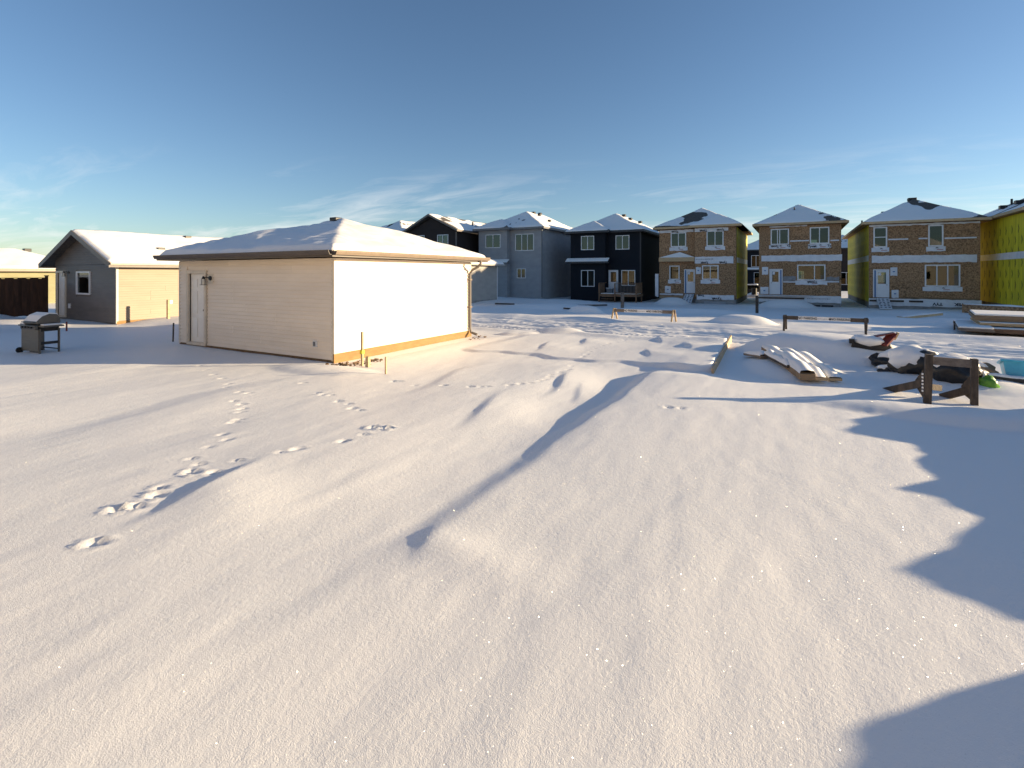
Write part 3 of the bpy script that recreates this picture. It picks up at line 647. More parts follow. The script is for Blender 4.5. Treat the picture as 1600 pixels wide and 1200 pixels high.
# ------------------------------------------------------------------ finished houses
def finished(name, label, x0, x1, y0, depth, z0, ze, mat, fmat, wins, doors=(), jog=None, kind='hip', pitch=.52, seed=1, shed=None, bare=.06, snow=.075, ov=.45, vent=(), grp=None, cat='house'):
    root = thing(name, label, cat, ((x0+x1)/2, y0, z0), grp)
    y1 = y0+depth; holes = [w[:4] for w in wins if not w[4]] + [d[:4] for d in doors]
    bk = [(x0+2.6, x1-2.8, z0+1.4, z0+2.5)]
    shell(root, x0, x1, y0, y1, z0-.6, ze-.18, mat, holes, bk, floor=[z0+.5, (z0+ze)/2+.1, ze-.15], inner=M['drywall'])
    part('partition', MB().box(x0+.2, x1-.2, y0+4.0, y0+4.1, z0+.5, ze-.4), M['drywall'], root)
    if kind == 'gable': part('gable_wall', MB().prism([(x0, y0, ze-.178), (x1, y0, ze-.178), ((x0+x1)/2, y0, ze-.18+pitch*(x1-x0)/2)], (0, .14, 0)), mat, root)
    for sx_ in (x0, x1):
        s_ = 1 if sx_ == x1 else -1
        part('corner_trim', MB().box(min(sx_, sx_+.02*s_)-.04, max(sx_, sx_+.02*s_)+.04, y0-.018, y0+.09, z0, ze-.2), fmat, root)
    rects = [(x0-ov, x1+ov, y0-ov, y1+ov)]
    if jog:
        ja, jb, jd = jog; jh = [w[:4] for w in wins if w[4]]
        b = MB()
        for c in cells((ja, jb, z0-.6, ze-.18), jh): b.box(c[0], c[1], y0-jd, y0-jd+.12, c[2], c[3])
        b.box(ja, ja+.12, y0-jd+.12, y0-.002, z0-.6, ze-.18); b.box(jb-.12, jb, y0-jd+.12, y0-.002, z0-.6, ze-.18)
        part('bay_wall', b, mat, root); rects.append((ja-ov, jb+ov, y0-jd-ov, y0+6))
    roof(root, rects, ze, pitch, M['shingle'], fmat, kind=kind, seed=seed, bare=bare, snow=snow)
    for w in wins:
        Y = y0-(jog[2] if w[4] else 0); window(root, *w[:4], Y, cols=w[5], rows=w[6] if len(w) > 6 else ())
        if len(w) > 7: part('curtain', MB().box(w[0]+.05, w[1]-w[7], Y+.16, Y+.18, w[2]+.05, w[3]-.05), M['drywall'], root)
    for d in doors:
        x_0, x_1, z_0, z_1 = d[:4]
        f = MB(); f.box(x_0, x_0+.06, y0-.03, y0+.1, z_0, z_1); f.box(x_1-.06, x_1, y0-.03, y0+.1, z_0, z_1); f.box(x_0+.06, x_1-.06, y0-.03, y0+.1, z_1-.06, z_1)
        part('door_frame', f, M['white'], root)
        dd = MB(); gh = (x_0+.2, x_1-.2, z_0+1.0, z_1-.18)
        for c in cells((x_0+.062, x_1-.062, z_0, z_1-.062), [gh]): dd.box(c[0], c[1], y0+.02, y0+.06, c[2], c[3])
        do = part('door', dd, M['white'], root)
        part('pane', MB().box(gh[0], gh[1], y0+.035, y0+.042, gh[2], gh[3]), M['glass'], do)
        part('door_handle', MB().box(x_1-.13, x_1-.10, y0-.02, y0+.02, z_0+.95, z_0+1.07), M['iron'], do)
    if shed:
        a, b_, zt, dp = shed; yy = y0-(jog[2] if jog else 0)
        s_ = part('porch_roof', MB().prism([(a, yy, zt+.28), (a, yy-dp, zt), (a, yy-dp, zt-.16), (a, yy, zt-.16)], (b_-a, 0, 0)), fmat, root)
        part('snow_cover', MB().prism([(a+.03, yy-.003, zt+.37), (a+.03, yy-dp+.03, zt+.07), (a+.03, yy-dp+.01, zt+.012), (a+.03, yy-.003, zt+.292)], (b_-a-.06, 0, 0)), M['roof_snow'], s_, bevel=.03)
    vents(root, vent)
    return root
finished('grey_house', 'blue grey two-storey house with white windows behind the sunlit garage', -28.9, -21.9, 45.0, 11, -.2, 6.72, M['bluegrey'], M['fascia_grey'],
  [(-28.05, -26.25, 4.74, 6.12, 1, (.5,)), (-24.85, -22.75, 4.40, 6.10, 0, (.34, .67)), (-24.68, -23.66, 1.63, 2.62, 0, (.5,))], [(-27.35, -26.45, .5, 2.7)],
  jog=(-28.9, -25.5, .6), seed=21, shed=(-29.0, -25.2, 3.2, .5), bare=.05, vent=[(-25.5, 52, 8.9, .35, .15), (-25.4, 50.2, 8.85, .35, .12), (-24.6, 50, 8.55, .3, .14), (-23.0, 49.2, 7.75, .3, .12), (-25.3, 46.6, 7.6, .12, .28)])
H2 = finished('navy_house', 'dark navy two-storey house with a wooden back deck', -19.4, -12.65, 47.0, 11, -.25, 6.2, M['navy'], M['fascia_dark'],
  [(-18.29, -16.95, 4.39, 5.76, 1, (.5,)), (-18.29, -16.91, .84, 2.44, 1, (.5,)), (-15.01, -13.68, 4.39, 5.74, 0, (.5,)), (-14.45, -13.12, .95, 2.43, 0, (.5,), (), .62)], [(-15.71, -14.76, .3, 2.44)],
  jog=(-19.4, -15.85, .6), seed=33, shed=(-19.8, -15.4, 3.25, .5), bare=.085, vent=[(-15.4, 51, 8.05, .35, .14), (-14.6, 50.5, 7.62, .35, .12), (-14.0, 52.0, 7.4, .35, .12)])
finished('dark_gabled_house', 'dark brown house with a front gable and two bright windows', -36.5, -30.1, 42.0, 12, -.2, 6.55, M['darkbrown'], M['fascia_brown'],
  [(-35.6, -34.15, 5.0, 6.15, 0, (.5,), (), .5), (-32.45, -31.05, 4.78, 6.12, 0, (.5,), (), .6)], kind='gable', pitch=.48, seed=44, bare=.16, vent=[(-31.4, 47, 7.55, .14, .3)])
finished('hip_roofed_house', 'house roof with blue-shaded snow left of the dark gable', -44.2, -37.6, 42.5, 11, -.2, 6.4, M['darkbrown'], M['fascia_dark'],
  [(-43, -41.6, 4.6, 6.0, 0, (.5,))], seed=52, bare=.10, vent=[(-39.9, 47.5, 8.0, .4, .14)])
finished('hip_roofed_house', 'farthest left house roof just above the sunlit garage roof', -52.5, -46.0, 42.5, 11, -.2, 6.35, M['bluegrey'], M['fascia_grey'],
  [(-51, -49.6, 4.6, 6.0, 0, (.5,))], seed=61, bare=.08, vent=[(-47.6, 47.5, 7.6, .5, .2), (-48.2, 46.6, 7.9, .4, .2)])
finished('street_house', 'dark house across the street, glimpsed between the unfinished houses', -8.5, -.4, 92, 10, -.4, 6.0, M['navy'], M['fascia_dark'],
  [(-6.4, -4.3, 3.2, 5.1, 0, (.33, .66), (), .9), (-6.0, -4.3, .4, 2.3, 0, (.5,), (), .7)], seed=71, shed=(-8.6, -.4, 2.75, .4), vent=[(-5.2, 95, 7.5, .4, .2)])
finished('street_house', 'dark house across the street in the narrow gap by the yellow wall', 2.5, 10.5, 92, 10, -.4, 6.0, M['darkbrown'], M['fascia_dark'], [(4, 5.4, 3.2, 5.1, 0, (.5,)), (6, 7.4, .4, 2.3, 0, (.5,))], seed=75)
# deck on the navy house
DK = thing('back_deck', 'small wooden deck with railing at the back of the navy house', 'deck', (-14, 46.9, -.5))
for k in range(13): part('deck_board', MB().box(-15.95, -12.4, 44.9+k*.15, 45.04+k*.15, .19, .22), M['deck_wood'], DK)
part('rim_joist', MB().box(-15.95, -12.4, 44.86, 44.897, .0, .22), M['deck_wood'], DK)
part('rim_joist', MB().box(-12.397, -12.36, 44.86, 46.9, .0, .22), M['deck_wood'], DK)
for (px, py) in ((-15.9, 44.92), (-14.4, 44.92), (-12.45, 44.92), (-12.45, 46.8), (-15.9, 46.8)): part('post', MB().box(px-.05, px+.05, py-.12, py-.02, -.9, 1.22), M['deck_wood'], DK)
for (a, b_) in (((-14.35, 44.85, 1.24), (-12.35, 44.85, 1.24)), ((-12.45, 44.95, 1.24), (-12.45, 46.85, 1.24)), ((-15.9, 44.95, 1.24), (-15.9, 46.85, 1.24))): part('handrail', MB().beam(a, b_, .12, .04), M['deck_wood'], DK)
part('bottom_rail', MB().box(-14.34, -12.51, 44.83, 44.87, .32, .38), M['deck_wood'], DK)
for k in range(14): part('baluster', MB().box(-14.28+k*.13, -14.245+k*.13, 44.83, 44.865, .381, 1.219), M['grey_wood'], DK)
part('side_screen', MB().box(-12.47, -12.44, 44.93, 46.7, .3, 1.2), M['deck_wood'], DK)
part('side_screen', MB().box(-15.92, -15.89, 44.93, 46.7, .3, 1.2), M['deck_wood'], DK)
for k in range(3): part('stair_tread', MB().box(-15.6, -14.5, 44.25+k*.22, 44.5+k*.22, -.42+k*.19, -.38+k*.19), M['deck_wood'], DK)
part('snow_cover', MB().box(-15.8, -12.5, 45.0, 46.7, .222, .30), M['roof_snow'], DK, bevel=.03)
CB = thing('storage_bin', 'pale grey bin standing on the snowy deck', 'bin', (-15.1, 45.6, .3))
part('body', MB().prism([(-15.35, 45.4, .3), (-14.85, 45.4, .3), (-14.8, 45.36, .72), (-15.4, 45.36, .72)], (0, .4, 0)), M['fascia_grey'], CB)
part('lid', MB().box(-15.43, -14.77, 45.33, 45.8, .722, .77), M['white'], CB, bevel=.01)

# ------------------------------------------------------------------ houses under construction
def sheets(root, x0, x1, z0, z1, Y, holes, seed=0, sw=2.44, sh=1.22):
    rs_ = random.Random(seed); z = z0; r = 0
    while z < z1-.05:
        zt = min(z+sh, z1); a = x0 - (sw/2 if r % 2 else 0)
        while a < x1-.02:
            c0, c1 = max(a, x0), min(a+sw, x1)
            if c1-c0 > .05:
                cs = cells((c0+.003, c1-.003, z+.003, zt-.003), holes)
                dy = rs_.uniform(0, .004); left = list(cs)
                while left:      # pieces that touch stay one sheet, cut-off pieces are sheets of their own
                    grp_ = [left.pop()]; grew = True
                    while grew:
                        grew = False
                        for q in left[:]:
                            if any(q[0] <= p[1]+1e-6 and p[0] <= q[1]+1e-6 and q[2] < p[3] and p[2] < q[3] for p in grp_): grp_.append(q); left.remove(q); grew = True
                    b = MB()
                    for c in grp_: b.box(c[0], c[1], Y-dy, Y+.014, c[2], c[3])
                    part('osb_sheet', b, M['osb'], root)
            a += sw
        z = zt; r += 1
def wrapsheet(root, x0, x1, z0, z1, Y, mat=None, rag=.04, seed=0, name='house_wrap', off=.02):
    """a nailed-on strip of building paper with uneven edges"""
    rs_ = random.Random(seed+int(abs(x0)*91)+int(z0*37)); n = max(3, int((x1-x0)/.22)); b = MB()
    top = []; bot = []
    for i in range(n+1):
        u = x0+(x1-x0)*i/n
        top.append((u, z1+rs_.uniform(-rag, rag)*.6)); bot.append((u+rs_.uniform(-.5, .5)*rag*(0 < i < n), z0+rs_.uniform(-rag, rag)*.7))
    for i in range(n+1):
        d = rs_.uniform(0, .014)
        b.v += [(top[i][0], Y-off-d, top[i][1]), (bot[i][0], Y-off-rs_.uniform(0, .022), bot[i][1])]
    for i in range(n): b.f.append((2*i, 2*i+1, 2*i+3, 2*i+2))
    o = part(name, b, mat or M['wrap'], root)
    s_ = o.modifiers.new('thick', 'SOLIDIFY'); s_.thickness = .004; s_.offset = 0
    return o
def entry(root, x0, x1, z0, z1, Y, blue='l'):
    f = MB(); f.box(x0, x0+.07, Y-.05, Y+.1, z0, z1); f.box(x1-.07, x1, Y-.05, Y+.1, z0, z1); f.box(x0+.07, x1-.07, Y-.05, Y+.1, z1-.07, z1)
    part('door_frame', f, M['white'], root)
    bx = (x0+.072, x0+.17) if blue == 'l' else (x1-.17, x1-.072)
    part('blue_flashing', MB().box(bx[0], bx[1], Y-.03, Y+.05, z0, z1-.072), M['blue_tape'], root)
    d0, d1 = (x0+.172, x1-.072) if blue == 'l' else (x0+.072, x1-.172)
    gh = (d0+.12, d1-.12, z0+1.03, z1-.22); b = MB()
    for c in cells((d0, d1, z0+.01, z1-.074), [gh]): b.box(c[0], c[1], Y-.005, Y+.04, c[2], c[3])
    d = part('door', b, M['white'], root)
    part('pane', MB().box(gh[0], gh[1], Y+.014, Y+.02, gh[2], gh[3]), M['glass'], d)
    part('paper_label', MB().box(gh[0]+.03, gh[0]+.21, Y+.009, Y+.013, gh[3]-.24, gh[3]-.03), M['wrap'], d)
    part('door_handle', MB().tube([(d1-.07 if blue == 'l' else d0+.07, Y-.005, z0+.95), (d1-.07 if blue == 'l' else d0+.07, Y-.06, z0+.95)], .028, 8), M['iron'], d)
def ramp(root, x0, x1, Y, z0, z1, run=1.6):
    b = MB(); b.prism([(x0, Y-.05, z1), (x0, Y-.05-run, z0), (x0, Y-.05-run, z0-.05), (x0, Y-.05, z1-.05)], (x1-x0, 0, 0)); o = part('door_ramp', b, M['wrap'], root)
    d = Vector((0, -run, z0-z1)).normalized(); nrm = Vector((0, -(z1-z0), run)).normalized()
    if nrm.z < 0: nrm = -nrm
    q = MB(); ln = math.hypot(run, z1-z0)
    for i in range(3):
        for j in range(6):
            c = Vector((x0+(x1-x0)*(i+.5)/3+random.uniform(-.03, .03), Y-.05, z1)) + d*(ln*(j+.6)/6.4) + nrm*.002
            q.poly([c+Vector((-.07, 0, 0)), c+Vector((.07, 0, 0)), c+Vector((.06, 0, 0))+d*.11, c+Vector((-.06, 0, 0))+d*.11])
    part('ramp_cleats', q, M['ink'], o)
def marks(root, X, ya, yb, za, zb, side):
    """printed arrows on the yellow membrane"""
    q = MB(); r = 0; z = za+.45; x = X+.004*side
    while z < zb-.2:
        y = ya+.5+(.55 if r % 2 else 0)
        while y < yb-.2:
            w, h = .16, .30
            q.poly([(x, y-w, z), (x, y, z+h), (x, y, z+h*.45), (x, y-w*.45, z)]); q.poly([(x, y-w, z), (x, y-w*.45, z), (x, y, z-h*.45), (x, y, z-h)])
            q.poly([(x, y+.03, z-h), (x, y+.06, z-h), (x, y+.06, z+h), (x, y+.03, z+h)])
            y += 1.1
        z += .72; r += 1
    o = part('printed_marks', q, M['yellow_ink'], root)
def framehouse(label, x0, x1, y0, depth, z0, ze, wins, doors, wraps, tags=(), jog=None, pitch=.54, seed=1, strips=(), vent=(), ramps=(), vents_=(), grp='houses under construction', base=True, torn=(), letters_=(), ov=.45, bare=.065, name='unfinished_house', detail=True):
    root = thing(name, label, 'house', ((x0+x1)/2, y0, z0), grp); y1 = y0+depth; jd = jog[2] if jog else 0
    zf = .36; holes = [w[:4] for w in wins if not w[4]] + [d[:4] for d in doors]; t = .13
    bk = [(x1-2.0, x1-1.3, ze-1.9, ze-.8), (x0+2.4, x1-2.4, zf+.8, zf+2.0)]
    # foundation, framed walls
    part('foundation', MB().box(x0+.02, x1-.02, y0+.03, y1, z0-.9, -.12), M['concrete'], root)
    part('rim_board', MB().box(x0+.005, x1-.005, y0+.012, y1, -.118, zf-.252), M['osb_edge'], root)
    b = MB()
    for c in cells((x0, x1, zf-.25, ze-.18), holes): b.box(c[0], c[1], y0+.016, y0+.016+t, c[2], c[3])
    part('framing', b, M['stud'], root)
    for sx_, s_ in ((x0, -1), (x1, 1)):
        part('side_membrane', MB().box(min(sx_, sx_-s_*t), max(sx_, sx_-s_*t), y0+.15, y1-t, -.05, ze-.18), M['yellow'], root)
        if detail: marks(root, sx_, y0+.2, y1-.3, .2, ze-.3, s_)
        part('side_wrap', MB().box(sx_+s_*.003 if s_ > 0 else sx_-.012, sx_+.012 if s_ > 0 else sx_-.003, y0+.2, y1-.2, 3.05, 3.5), M['wrap'] if detail else M['torn_wrap'], root)
    b = MB()
    for c in cells((x0, x1, zf-.25, ze-.18), bk): b.box(c[0], c[1], y1-t, y1, c[2], c[3])
    part('framing', b, M['stud'], root)
    for zz2 in (zf, 3.2, ze-.15): part('floor', MB().box(x0+t+.003, x1-t-.003, y0+.15, y1-t-.003, zz2-.24, zz2), M['stud'], root)
    for xs_ in np.arange(x0+.8, x1-.6, .8): part('partition_stud', MB().box(xs_, xs_+.04, y0+4.5, y0+4.6, zf+.003, 2.955), M['stud'], root)
    part('partition', MB().box(x0+.3, (x0+x1)/2, y0+4.0, y0+4.08, 3.203, ze-.4), M['stud'], root)
    sheets(root, x0, x1, zf-.02, ze-.2, y0, holes, seed)
    rects = [(x0-ov, x1+ov, y0-ov, y1+ov)]
    if jog:
        ja, jb, _ = jog; jh = [w[:4] for w in wins if w[4]]; Yj = y0-jd
        b = MB()
        for c in cells((ja, jb, zf-.25, ze-.18), jh): b.box(c[0], c[1], Yj+.016, Yj+.10, c[2], c[3])
        b.box(ja, ja+.1, Yj+.10, y0-.01, zf-.25, ze-.18); b.box(jb-.1, jb, Yj+.10, y0-.01, zf-.25, ze-.18)
        part('framing', b, M['osb'], root); sheets(root, ja, jb, zf-.02, ze-.2, Yj, jh, seed+5)
        part('foundation', MB().box(ja+.02, jb-.02, Yj+.03, y0+.02, z0-.9, -.12), M['concrete'], root)
        rects.append((ja-ov, jb+ov, Yj-ov, y0+6))
    roof(root, rects, ze, pitch, M['shingle'], M['lumber'], seed=seed, bare=bare, snow=.06, fas=.17, soffit=M['osb'])
    for w in wins:
        Y = y0-(jd if w[4] else 0); window(root, *w[:4], Y-.01, cols=w[5], rows=w[6] if len(w) > 6 else (), fw=.085)
        cx_ = (w[0]+w[1])/2; ww = (w[1]-w[0])/2+.12
        wr = wrapsheet(root, cx_-ww, cx_+ww, w[2]-.34, w[2]-.015, Y, seed=seed, off=.022)
        q = MB(); q.box(cx_-.02, cx_+.16, Y-.0505, Y-.05, w[2]-.13, w[2]-.09); q.box(cx_+.02, cx_+.10, Y-.0505, Y-.05, w[2]-.09, w[2]-.06); part('wrap_print', q, M['ink'], wr)
        q = MB(); q.box(cx_+.05, cx_+.42, Y-.0505, Y-.05, w[2]-.24, w[2]-.205); part('wrap_print', q, M['red_ink'], wr)
    for d in doors: entry(root, *d[:4], y0-.01, d[4])
    for (a, b_, c, d, f) in wraps: wrapsheet(root, a, b_, c, d, y0-(jd if f else 0), seed=seed)
    for (a, b_, c, d, f) in torn: wrapsheet(root, a, b_, c, d, y0-(jd if f else 0), mat=M['torn_wrap'], rag=.09, seed=seed)
    for (a, b_, c, d, f) in tags:
        o = wrapsheet(root, a, b_, c, d, y0-(jd if f else 0), seed=seed+3, name='wrap_patch')
        q = MB(); Y = y0-(jd if f else 0); q.box((a+b_)/2-.07, (a+b_)/2+.07, Y-.052, Y-.05, (c+d)/2-.04, (c+d)/2+.04); part('outlet_box', q, M['blue_tape'], o)
    for (a, b_, z_) in strips: wrapsheet(root, a, b_, z_-.05, z_+.05, y0, seed=seed, rag=.01)
    for (a, b_, z_, h_, f) in ramps: ramp(root, a, b_, y0-(jd if f else 0), h_, z_)
    for (a, b_, c, d) in vents_: part('basement_window', MB().box(a, b_, y0+.0, y0+.035, c, d), M['black'], root)
    for (txt, size, x_, z_, f, flip, stretch) in letters_:
        s_ = -1 if flip else 1
        letters(txt, size, root, 'lettering', (x_, y0-(jd if f else 0)-.060, z_), (s_, 0, 0), (0, 0, s_), M['ink'], stretch)
    vents(root, vent)
    return root
framehouse('unfinished house with small porch gable beside the navy house', -10.9, -4.4, 47.0, 11, -.3, 6.28,
  [(-9.87, -8.53, 4.50, 5.79, 0, (.5,)), (-9.99, -9.10, 1.55, 2.82, 0, ()), (-6.74, -5.37, 4.47, 5.80, 1, (.5,)), (-7.11, -5.77, 1.58, 2.82, 1, (.5,))], [(-8.70, -7.72, .36, 2.48, 'l')],
  [(-7.71, -4.60, 2.97, 3.57, 1), (-7.73, -5.0, 5.76, 6.06, 1), (-10.85, -7.9, 5.80, 6.02, 0), (-7.55, -4.55, -.15, .26, 1), (-10.85, -8.8, .16, .30, 0)],
  tags=[(-7.62, -7.2, 2.07, 2.67, 1), (-10.39, -9.87, .36, .98, 0)], jog=(-7.70, -4.4, .5), seed=101, ramps=[(-8.62, -7.85, .30, -.45, 0)],
  vents_=[], letters_=[('Tyvek', .26, -6.9, 3.05, 1, True, 1), ('Tyvek', .26, -5.4, 3.05, 1, True, 1), ('', .13, -6.9, 3.35, 1, True, 1.2), ('Tyvek', .26, -7.0, 5.83, 1, True, 1), ('Tyvek', .26, -5.6, 5.83, 1, True, 1), ('Tyvek', .24, -9.5, 5.86, 0, True, 1), ('Tyvek', .28, -5.9, -.06, 1, True, 1.2), ('Tyvek', .22, -7.2, .2, 1, True, 1)], vent=[])
H3 = [o for o in col.objects if o.name == 'unfinished_house'][0]
part('porch_roof', MB().prism([(-10.75, 46.4, 3.55), (-9.05, 46.85, 4.02), (-7.75, 46.4, 3.55)], (0, .55, 0)), M['roof_snow'], H3)
part('porch_fascia', MB().box(-10.8, -7.74, 46.38, 46.98, 3.18, 3.548), M['lumber'], H3)
fl = wrapsheet(H3, -11.25, -10.95, .0, 2.1, 46.9, rag=.08, seed=9, name='loose_wrap')
part('basement_window', MB().box(-6.95, -5.2, 46.48, 46.53, -.62, -.30), M['bluegrey'], H3)
framehouse('unfinished house with an opened upper window beside the yellow-walled gap', -2.68, 3.1, 47.0, 10.5, -.3, 6.2,
  [(-1.81, -.48, 4.47, 5.78, 0, (.36, .5)), (.98, 2.31, 4.47, 5.80, 0, (.5,)), (.10, 2.05, 1.55, 2.82, 0, (.63,))], [(-1.90, -.94, .39, 2.48, 'r')],
  [(-2.50, 3.15, 3.10, 3.60, 0), (-2.70, 3.10, -.22, .32, 0), (-1.9, .8, 5.92, 6.0, 0)], tags=[(-2.45, -1.99, 2.02, 2.66, 0), (-2.58, -1.97, .40, .98, 0)], torn=[(-.92, .0, 1.50, 1.88, 0), (2.12, 2.96, 1.52, 1.84, 0)],
  strips=[(-.40, .92, 4.75), (2.38, 2.96, 4.71), (-.9, .05, 1.42), (2.1, 2.96, 1.46)], seed=111, vents_=[(.91, 1.70, -.55, -.40), (1.80, 2.57, -.55, -.40)],
  letters_=[('Tyvek', .24, -1.5, 4.34, 0, True, 1), ('Ty', .24, -.5, 4.36, 0, True, 1), ('Tyvek', .24, 1.15, 4.28, 0, False, 1), ('Ty', .24, 2.3, 4.3, 0, False, 1), ('Tyvek', .24, 1.15, 1.42, 0, True, 1.2), ('', .12, 1.6, .1, 0, False, 1.5)],
  vent=[(.2, 50.0, 7.86, .45, .12), (-.1, 48.9, 7.4, .1, .3), (.5, 48.4, 7.1, .2, .05)])
H4 = [o for o in col.objects if o.name.startswith('unfinished_house')][-1]
part('ledger_board', MB().box(-2.72, .6, 46.90, 46.94, .03, .15), M['old_wood'], H4)
part('entry_landing', MB().box(-2.74, 1.0, 46.55, 46.96, .30, .345), M['wrap'], H4)
framehouse('unfinished house with a tripled ground floor window and yellow left wall', 4.87, 11.3, 47.0, 18, -.25, 6.0,
  [(5.15, 6.00, 4.08, 5.62, 0, (), (.5,)), (8.42, 9.28, 4.07, 5.63, 0, ()), (8.22, 10.21, 1.16, 2.75, 0, (.333, .667))], [(5.13, 6.12, .30, 2.42, 'l')],
  [(5.05, 11.11, 2.92, 3.45, 0), (4.89, 11.28, 5.66, 5.79, 0), (4.87, 11.35, -.30, .22, 0)], tags=[(6.19, 6.61, 1.93, 2.56, 0), (6.26, 6.69, .29, .89, 0)],
  strips=[(6.06, 7.26, 4.66), (7.87, 8.38, 4.67), (9.34, 11.1, 4.64)], seed=121, ramps=[(5.35, 6.1, .26, -.42, 0)],
  letters_=[('TYV', .28, 8.95, -.1, 0, True, 1.1), ('VEK', .28, 10.15, -.1, 0, True, 1.1)], vent=[(8.1, 50.9, 8.02, .55, .12), (6.3, 51.3, 7.0, .3, .2), (5.8, 53.6, 6.75, .35, .2), (5.0, 53, 6.3, .12, .4)], bare=.10)
H5 = [o for o in col.objects if o.name.startswith('unfinished_house')][-1]
for (a, b_) in ((4.9, 5.33), (6.12, 7.0), (7.3, 8.12)): part('ledger_board', MB().box(a, b_, 46.90, 46.94, -.02, .12), M['old_wood'], H5)
wr_ = [(12.45, 13.6, 4.6, 5.8, 0, (.5,))]
framehouse('unfinished house at the right edge showing its yellow wall with printed arrows', 12.35, 19.2, 42.0, 13, -.25, 6.1, [(14.0, 15.4, 4.4, 5.7, 0, (.5,)), (16.5, 18.0, 1.4, 2.7, 0, (.5,))], [(13.0, 13.95, .3, 2.4, 'l')], [(12.4, 19.1, 2.95, 3.5, 0)], seed=131,
  vent=[(13.4, 47.5, 7.0, .4, .15), (13.0, 49.0, 6.85, .4, .15), (13.6, 49.5, 7.1, .12, .4), (12.9, 45.6, 6.8, .4, .15), (13.9, 46.5, 7.35, .4, .15)])
H6 = [o for o in col.objects if o.name.startswith('unfinished_house')][-1]
part('foundation_wrap', MB().box(12.325, 12.346, 42.2, 54.8, -.6, .02), M['concrete'], H6)
for k, xx in enumerate((21.2, 29.6, 38.0, 46.4, 54.8)):
    framehouse(('nearest', 'second', 'third', 'fourth', 'farthest')[k]+' unfinished house down the row beyond the right photo edge', xx, xx+6.6, 47.0, 11, -.25, 6.1, [(xx+1, xx+2.4, 4.4, 5.7, 0, (.5,)), (xx+4, xx+5.4, 1.4, 2.7, 0, (.5,))], [(xx+.4, xx+1.35, .3, 2.4, 'l')], [(xx+.1, xx+6.5, 2.95, 3.5, 0)], seed=141+k, grp='further houses along the row', detail=False)

# ------------------------------------------------------------------ unseen: snow banks added for their shadows, house row behind the camera
def shadow_bank(xc, pts, w, label):  # added bank, its crest heights shaped to the wanted shadow edge
    ys = np.arange(pts[0][0]-.3, pts[-1][0]+.3, .06); us = np.linspace(-1, 1, 21)
    Yg, Ug = np.meshgrid(ys, us, indexing='ij'); hc = np.interp(ys, [p[0] for p in pts], [p[1] for p in pts], left=-.1, right=-.1)[:, None]
    Xg = xc+Ug*w+.05*fbm(Yg*2, Ug*2, 2); Z = hc*(1-np.abs(Ug)**1.5) + .035*fbm(Xg*5, Yg*5, 3)*(1-np.abs(Ug)) - .12*np.abs(Ug)
    base = height(Xg, Yg); ym = float(ys.mean())
    m = gridmesh('added_snow_bank', Xg-xc, Yg-ym, Z+base); m.materials.append(M['snow'])
    o = bpy.data.objects.new('added_snow_bank', m); o.location = (xc, ym, 0); col.objects.link(o); tag(o, label, 'snow bank')
shadow_bank(3.95, [(5.2,0),(5.5,.32),(5.82,.54),(6.45,.65),(6.7,.60),(7.32,.50),(7.8,.55),(8.04,.60),(8.28,.52),(8.85,.56),(9.1,.52),(9.5,.53),(10.2,.64),(10.6,.70),(10.95,.55),(11.35,.05)], .52, 'unseen ragged snow bank added at the right to cast the toothed shadow')
shadow_bank(3.2, [(3.0,0),(3.5,.4),(4.2,.62),(4.6,.585),(4.8,.50),(5.0,.40),(5.25,.05)], .45, 'unseen lower snow bank added at the right to shade the bottom corner')
ORD = ('first', 'second', 'third', 'fourth', 'fifth', 'sixth')
for k, xx in enumerate((-29.2, -20.6, -12.0, -3.4, 5.2, 13.8)):
    finished('row_house', ORD[k]+' cream house from the left in the row behind the camera', xx, xx+7.0, -17.0, 12.0, -.1, 6.1, M['farcream'], M['fascia_brown'], [(xx+1.2, xx+2.6, 4.4, 5.7, 0, (.5,)), (xx+4.2, xx+5.8, 1.4, 2.7, 0, (.5,))], seed=151+k, ov=.35, grp='houses of the row behind the camera')

# ------------------------------------------------------------------ street side between the houses
def car(x, y, z):
    c = thing('parked_car', 'dark car with snow on its roof, glimpsed between the unfinished houses', 'car', (x, y, z))
    prof = [(-2.25,.35),(-2.28,.62),(-2.1,.82),(-1.2,.93),(-.55,1.40),(.75,1.45),(1.65,1.0),(2.2,.9),(2.28,.6),(2.22,.35)]
    part('body', MB().prism([(x+a, y-.85, z+h) for a, h in prof], (0, 1.7, 0)), M['carpaint'], c, bevel=.08)
    part('side_window', MB().prism([(x-.95, y-.862, z+.95), (x-.5, y-.862, z+1.33), (x+.70, y-.862, z+1.37), (x+1.35, y-.862, z+1.0)], (0, .01, 0)), M['glass'], c)
    for wx in (-1.4, 1.4):
        for wy in (-.86, .70):
            w = part('wheel', MB().tube([(x+wx, y+wy, z+.32), (x+wx, y+wy+.2, z+.32)], .32, 18), M['rubber'], c)
            part('rim', MB().tube([(x+wx, y+wy-.006, z+.32), (x+wx, y+wy+.1, z+.32)], .2, 12), M['steel'], w)
    part('snow_cover', MB().prism([(x-.6, y-.78, z+1.42), (x-.45, y-.78, z+1.52), (x+.7, y-.78, z+1.56), (x+.85, y-.78, z+1.45), (x+.7, y-.78, z+1.44)], (0, 1.56, 0)), M['roof_snow'], c, bevel=.03)
    for sy_ in (-.6, .6): part('headlight', MB().box(x-2.30, x-2.22, y+sy_-.18, y+sy_+.18, z+.6, z+.74), M['porcelain'], c)
car(-4.9, 69.5, -.75)
BR = solo('barrel', MB().tube([(-3.95, 61, -.4), (-3.95, 61, .5)], [.27, .27], 18), M['iron'], 'dark barrel standing in snow between two unfinished houses', 'barrel', (-3.95, 61, -.4))
